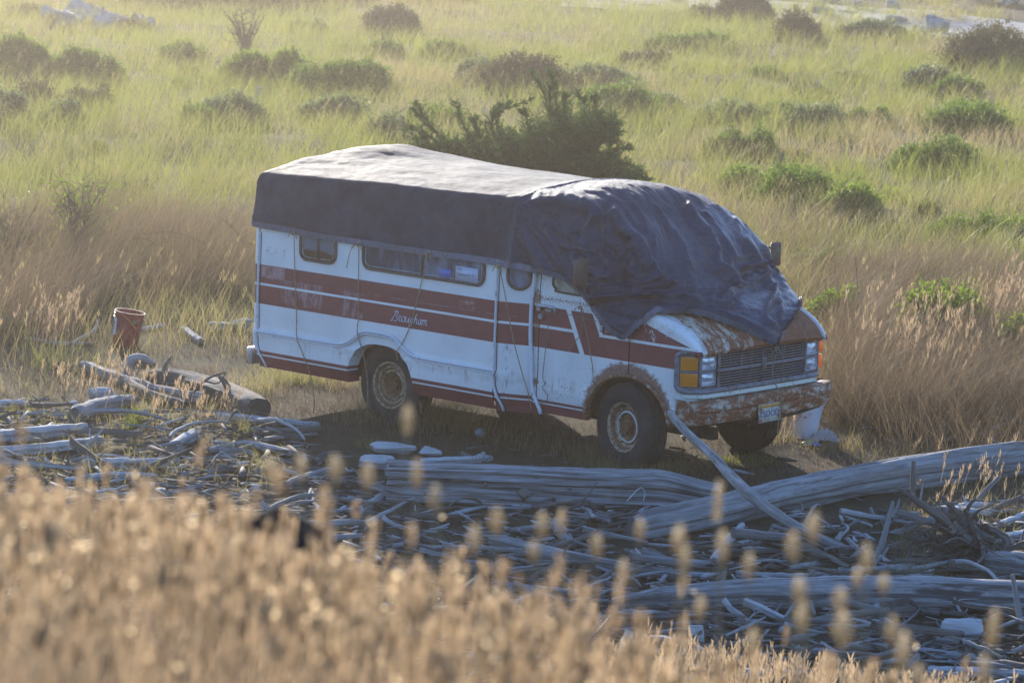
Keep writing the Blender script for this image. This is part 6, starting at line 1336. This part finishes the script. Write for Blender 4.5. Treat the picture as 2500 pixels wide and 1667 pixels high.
o=mk('driftwood_litter',np.concatenate(V),F,M['wood'],None,uv=np.concatenate(U)); o.data.materials.append(M['wood_w']);o.data.materials.append(M['wood_d']); o.data.polygons.foreach_set('material_index',np.array(mi,dtype=np.int32)); setp(o,'fine driftwood chips and twigs littering the ground before the van','driftwood litter',kind='stuff')
# dark bark mulch bed under the litter
# far driftwood
def farlog(px,py,Lpx,r,label,group,tilt=0.,yaw=None,mat='wood'):
    q=g(px,py); d=dist(q); L=Lpx*K*d/FPX; k,me=MEV[(int(RNG.choice([0,1,7])),{'wood':0,'wood_w':1,'wood_d':2}[mat])]; o=bpy.data.objects.new('driftwood_log',me); C.objects.link(o); o.location=(q[0],q[1],float(H(q[0],q[1]))+r*.7+max(0,tilt)*L*.3); o.rotation_euler=(RNG.uniform(0,6.28),-tilt,(WIND+RNG.normal(0,.35)) if yaw is None else yaw); o.scale=(L,r/.035,r/.035); setp(o,label,'driftwood log',group); return o
for px,py,L,r in ((130,58,60,.22),(165,52,90,.20),(200,48,80,.28),(235,60,70,.24),(262,66,60,.20),(300,72,60,.22),(330,68,50,.18),(160,66,50,.2),(205,62,60,.2),(245,72,60,.22),(180,42,110,.12),(225,38,100,.12),(120,48,30,.2),(290,62,50,.2),(215,54,50,.3)):
    farlog(px,py,L,r,'bleached log in the hazy driftwood pile at the top left','logs of the far driftwood pile',RNG.normal(0,.05))
for px,py,L,r in ((250,6,60,.2),(290,10,70,.2),(300,2,60,.2)): farlog(px,py,L,r,'very hazy bleached log above the far driftwood pile','logs above the far pile')
for px,py,L,r in ((1905,8,40,.25),(1975,20,34,.2),(1890,40,50,.15),(2050,22,30,.15),(2280,6,90,.5),(2330,12,50,.3),(2150,84,56,.22),(2120,90,50,.15),(1950,28,60,.10),(2060,52,50,.1),(1720,38,40,.12),(1800,2,30,.2),(2210,30,40,.12),(1560,8,40,.12),(1480,12,50,.1),(2000,60,60,.12),(2250,100,50,.14),(1880,14,30,.15)):
    farlog(px,py,L,r,'pale log stranded on the shingle at the top right','logs on the far shingle')
e=air([(1905,225),(1893,205),(1872,196)],[3,4,6],'dead leaning branch standing out of a small brown bush at right','wood_d')
q=lump(598,212,34,44,'weathered grey stump standing in the meadow left of the broad dark bush','wood',name='driftwood_stump'); 
lump(2208,148,14,26,'small pale stump before the large brown thicket','wood_w',name='driftwood_stump')
# blurred dark stump on the bank
def blurred():
    c=at(640,1185,9.0); b=MB(); th=np.linspace(0,2*np.pi,24,endpoint=False); rows=[]
    gz=float(H(c[0],c[1])); hgt=c[2]-gz+.02
    for k in range(12):
        t=k/11; r=.30*math.sqrt(max(.002,1-t**2.6)); rows.append([(r*math.cos(a)*(1+.08*math.sin(3*a)),r*.8*math.sin(a)*(1+.08*math.cos(4*a)),-.1+(hgt+.1)*t) for a in th])
    P=np.array(rows); b.grid(P,closed=True); b.add(P[-1],[tuple(range(24))]); o=b.build('dark_stump',plain('dark_wet_wood',(.014,.012,.014),1.,spec=.02),None,smooth=True); o.location=(c[0],c[1],gz); setp(o,'dark blurred stump rising behind the foreground seed heads','stump')
blurred()
# ================================================================ SMALL THINGS
def bucket(px,py,h,r0,r1,mat,tilt,label,broken=False,yaw=0.):
    q=g(px,py); e=empty('bucket',(q[0],q[1],float(H(q[0],q[1]))-.01),label,'bucket'); e.rotation_euler=(R(tilt[0]),R(tilt[1]),WIND+yaw)
    n=48; th=np.linspace(0,2*np.pi,n,endpoint=False); pf=[(0,.0),(r0*.97,0),(r0,.01),(r0+(r1-r0)*.80,h*.80),(r1+.008,h*.805),(r1+.009,h*.83),(r1,h*.835),(r1+.002,h*.90),(r1+.008,h*.905),(r1+.008,h*.925),(r1+.001,h*.93),(r1+.004,h*.985),(r1+.010,h*.99),(r1+.008,h),(r1-.002,h),(r1-.004,h*.9),(r0-.004,.02),(0,.02)]
    P=np.array([[(r*math.cos(a),r*math.sin(a),z) for a in th] for r,z in pf])
    if broken: 
        k=1-.34*sst(.0,.6,np.cos(th-2.6))[None,:]*sst(.5,1.,P[...,2]/h); P[...,2]*=k
    b=MB(); b.grid(P,closed=True,flip=True); b.build('bucket_body',mat,e,auto=35,local=True); return e
rb=bucket(286,795,.375,.128,.150,plain('faded_red_plastic',(.25,.028,.026),.5,grime=.1,gcol=(.13,.04,.03)),(0,8),'red plastic bucket with a white paper label standing left of the van')
b=MB(); hh=.375
for a in(-1.0,): 
    c=np.array([.152*math.cos(R(-62)),.152*math.sin(R(-62)),hh*.78]); b.box(c-[.018,.012,.02],c+[.018,.012,.018])
b.tube([(.157*math.cos(a),.157*math.sin(a),hh*.80-.02*math.sin(a*2)**2) for a in np.linspace(R(-62),R(118),20)],.003,5); b.build('handle',M['greyrope'],rb,local=True,smooth=True)
def bandpatch(z0,z1,a0,a1,off,mat,name,parent,jag=0):
    P=[]
    for z in np.linspace(z0,z1,8):
        r=.128+(.150-.128)*z/.375+off; P.append([(r*math.cos(a),r*math.sin(a),z-(jag*abs(pn(a*9,2.))*(z==z0))) for a in np.linspace(R(a0),R(a1),9)])
    return MB().grid(P).build(name,mat,parent,local=True,smooth=True)
pw=plain('paper_white',(.62,.64,.68),.6); lb=bandpatch(.13,.30,178,222,.003,pw,'paper_label',rb,.05)
bandpatch(.235,.262,180,208,.004,plain('label_red',(.42,.02,.02),.6),'label_print',lb); bandpatch(.205,.228,180,208,.004,plain('label_yellow',(.55,.36,.02),.6),'label_print',lb); bandpatch(.175,.195,182,205,.004,plain('label_blue',(.03,.06,.25),.6),'label_print',lb)
wb=bucket(1848,1003,.40,.105,.14,plain('white_plastic',(.62,.66,.72),.45,grime=.15,gcol=(.2,.15,.1)),(0,5),'broken white plastic bucket standing under the right end of the front bumper',True,.3)
def crumple(px,py,w_,h_,mat,label,cat,name,seed):
    q=g(px,py); s_=K*dist(q)/FPX; a,c_=w_*s_*.5,h_*s_; n=34; U=np.linspace(-1,1,n); A,B=np.meshgrid(U,U); Rr=np.clip(1-(A**2+B**2)*.8,0,1)**.5
    Z=c_*(Rr*.75+.55*np.abs(pn(A*2.6+seed,B*2.6))+.25*np.abs(pn(A*7,B*7+seed)))*np.clip(1.3-np.maximum(abs(A),abs(B)),0,1); P=np.stack([A*a*(1+.25*pn(A*2,B*2,seed)),B*a*.6,Z],2); o=MB().grid(P).build(name,mat,None,auto=25); o.location=(q[0],q[1],.0); o.rotation_euler=(0,0,WIND); return setp(o,label,cat)
m=MT('thin_clear_plastic'); m.leaf((.45,.50,.55),(.4,.45,.5),.4,.25,.6); 
crumple(1895,1012,64,26,m.m,'crumpled sheet of clear plastic on the ground right of the white bucket','plastic sheet','plastic_sheet',2.1)
crumple(1862,1022,44,14,plain('yellow_blue_wrapper',(.42,.42,.03),.4,grime=.6,gcol=(.12,.14,.45),gs=22),'small yellow and blue wrapper in front of the white bucket','wrapper','wrapper',5.2)
q=g(1102,1006); b=MB(); b.grid(np.array([[(.045*math.cos(a)*math.cos(t),.045*math.sin(a)*math.cos(t),.045+.045*math.sin(t)) for a in np.linspace(0,2*np.pi,20,endpoint=False)] for t in np.linspace(-1.5,1.5,12)]),closed=True,flip=True); o=b.build('tennis_ball',plain('worn_grey_ball',(.30,.31,.33),.8,grime=.5,gcol=(.1,.09,.08)),None,smooth=True); o.location=tuple(q); setp(o,'small worn pale ball in the shadow under the van side','ball')
# paper sheets in the window
o=MB().box((-1.885,-1.0205,1.432),(-1.615,-1.0195,1.56)).build('paper_sign',plain('sign_paper',(.40,.46,.56),.4),None); setp(o,'white sheet of paper with handwriting in the long side window','paper')
text("THE",.032,frame((-1.87,-1.022,1.525),(1,0,0),(0,0,1)),plain('faded_ink',(.06,.08,.18),.5),'handwriting',o,ext=.0004)
text("Campers 83 ST",.034,frame((-1.868,-1.022,1.482),(1,0,0),(0,0,1)),plain('faded_ink2',(.06,.08,.18),.5),'handwriting',o,ext=.0004)
o=MB().box((-2.09,-1.0205,1.437),(-1.945,-1.0195,1.515)).build('blue_card',plain('blue_card',(.07,.13,.42),.4),None); setp(o,'plain blue card in the long side window beside the white paper','card')
# dead string lying on the beam
cb=crv([g(1440,1150,.25),g(1470,1120,.31),g(1482,1132,.26),g(1478,1150,.2),g(1484,1172,.1)],16); o=MB().tube(cb,.004,5).build('string',plain('pale_string',(.45,.45,.45),.7),None,smooth=True); setp(o,'frayed pale string hanging over the squared beam','string')
# ================================================================ HAZE
def haze():
    c=xy(0,95); b=MB(); b.box((-175,-150,-2.2),(175,150,6.6)); 
    m=bpy.data.materials.new('sea_haze'); m.use_nodes=True; t=m.node_tree; t.nodes.remove(t.nodes['Principled BSDF']); v=t.nodes.new('ShaderNodeVolumePrincipled'); v.inputs['Density'].default_value=HZ_D; v.inputs['Color'].default_value=(.325,.292,.262,1); v.inputs['Anisotropy'].default_value=HZ_G
    t.links.new(v.outputs[0],t.nodes['Material Output'].inputs['Volume']); o=b.build('haze',m,None); o.location=(float(c[0]),float(c[1]),0); o.rotation_euler=(0,0,WIND); setp(o,kind='stuff'); o['label']='thin bright sea haze over the whole meadow'; o['category']='haze'
HZ_D,HZ_G=.0021,.865
haze()
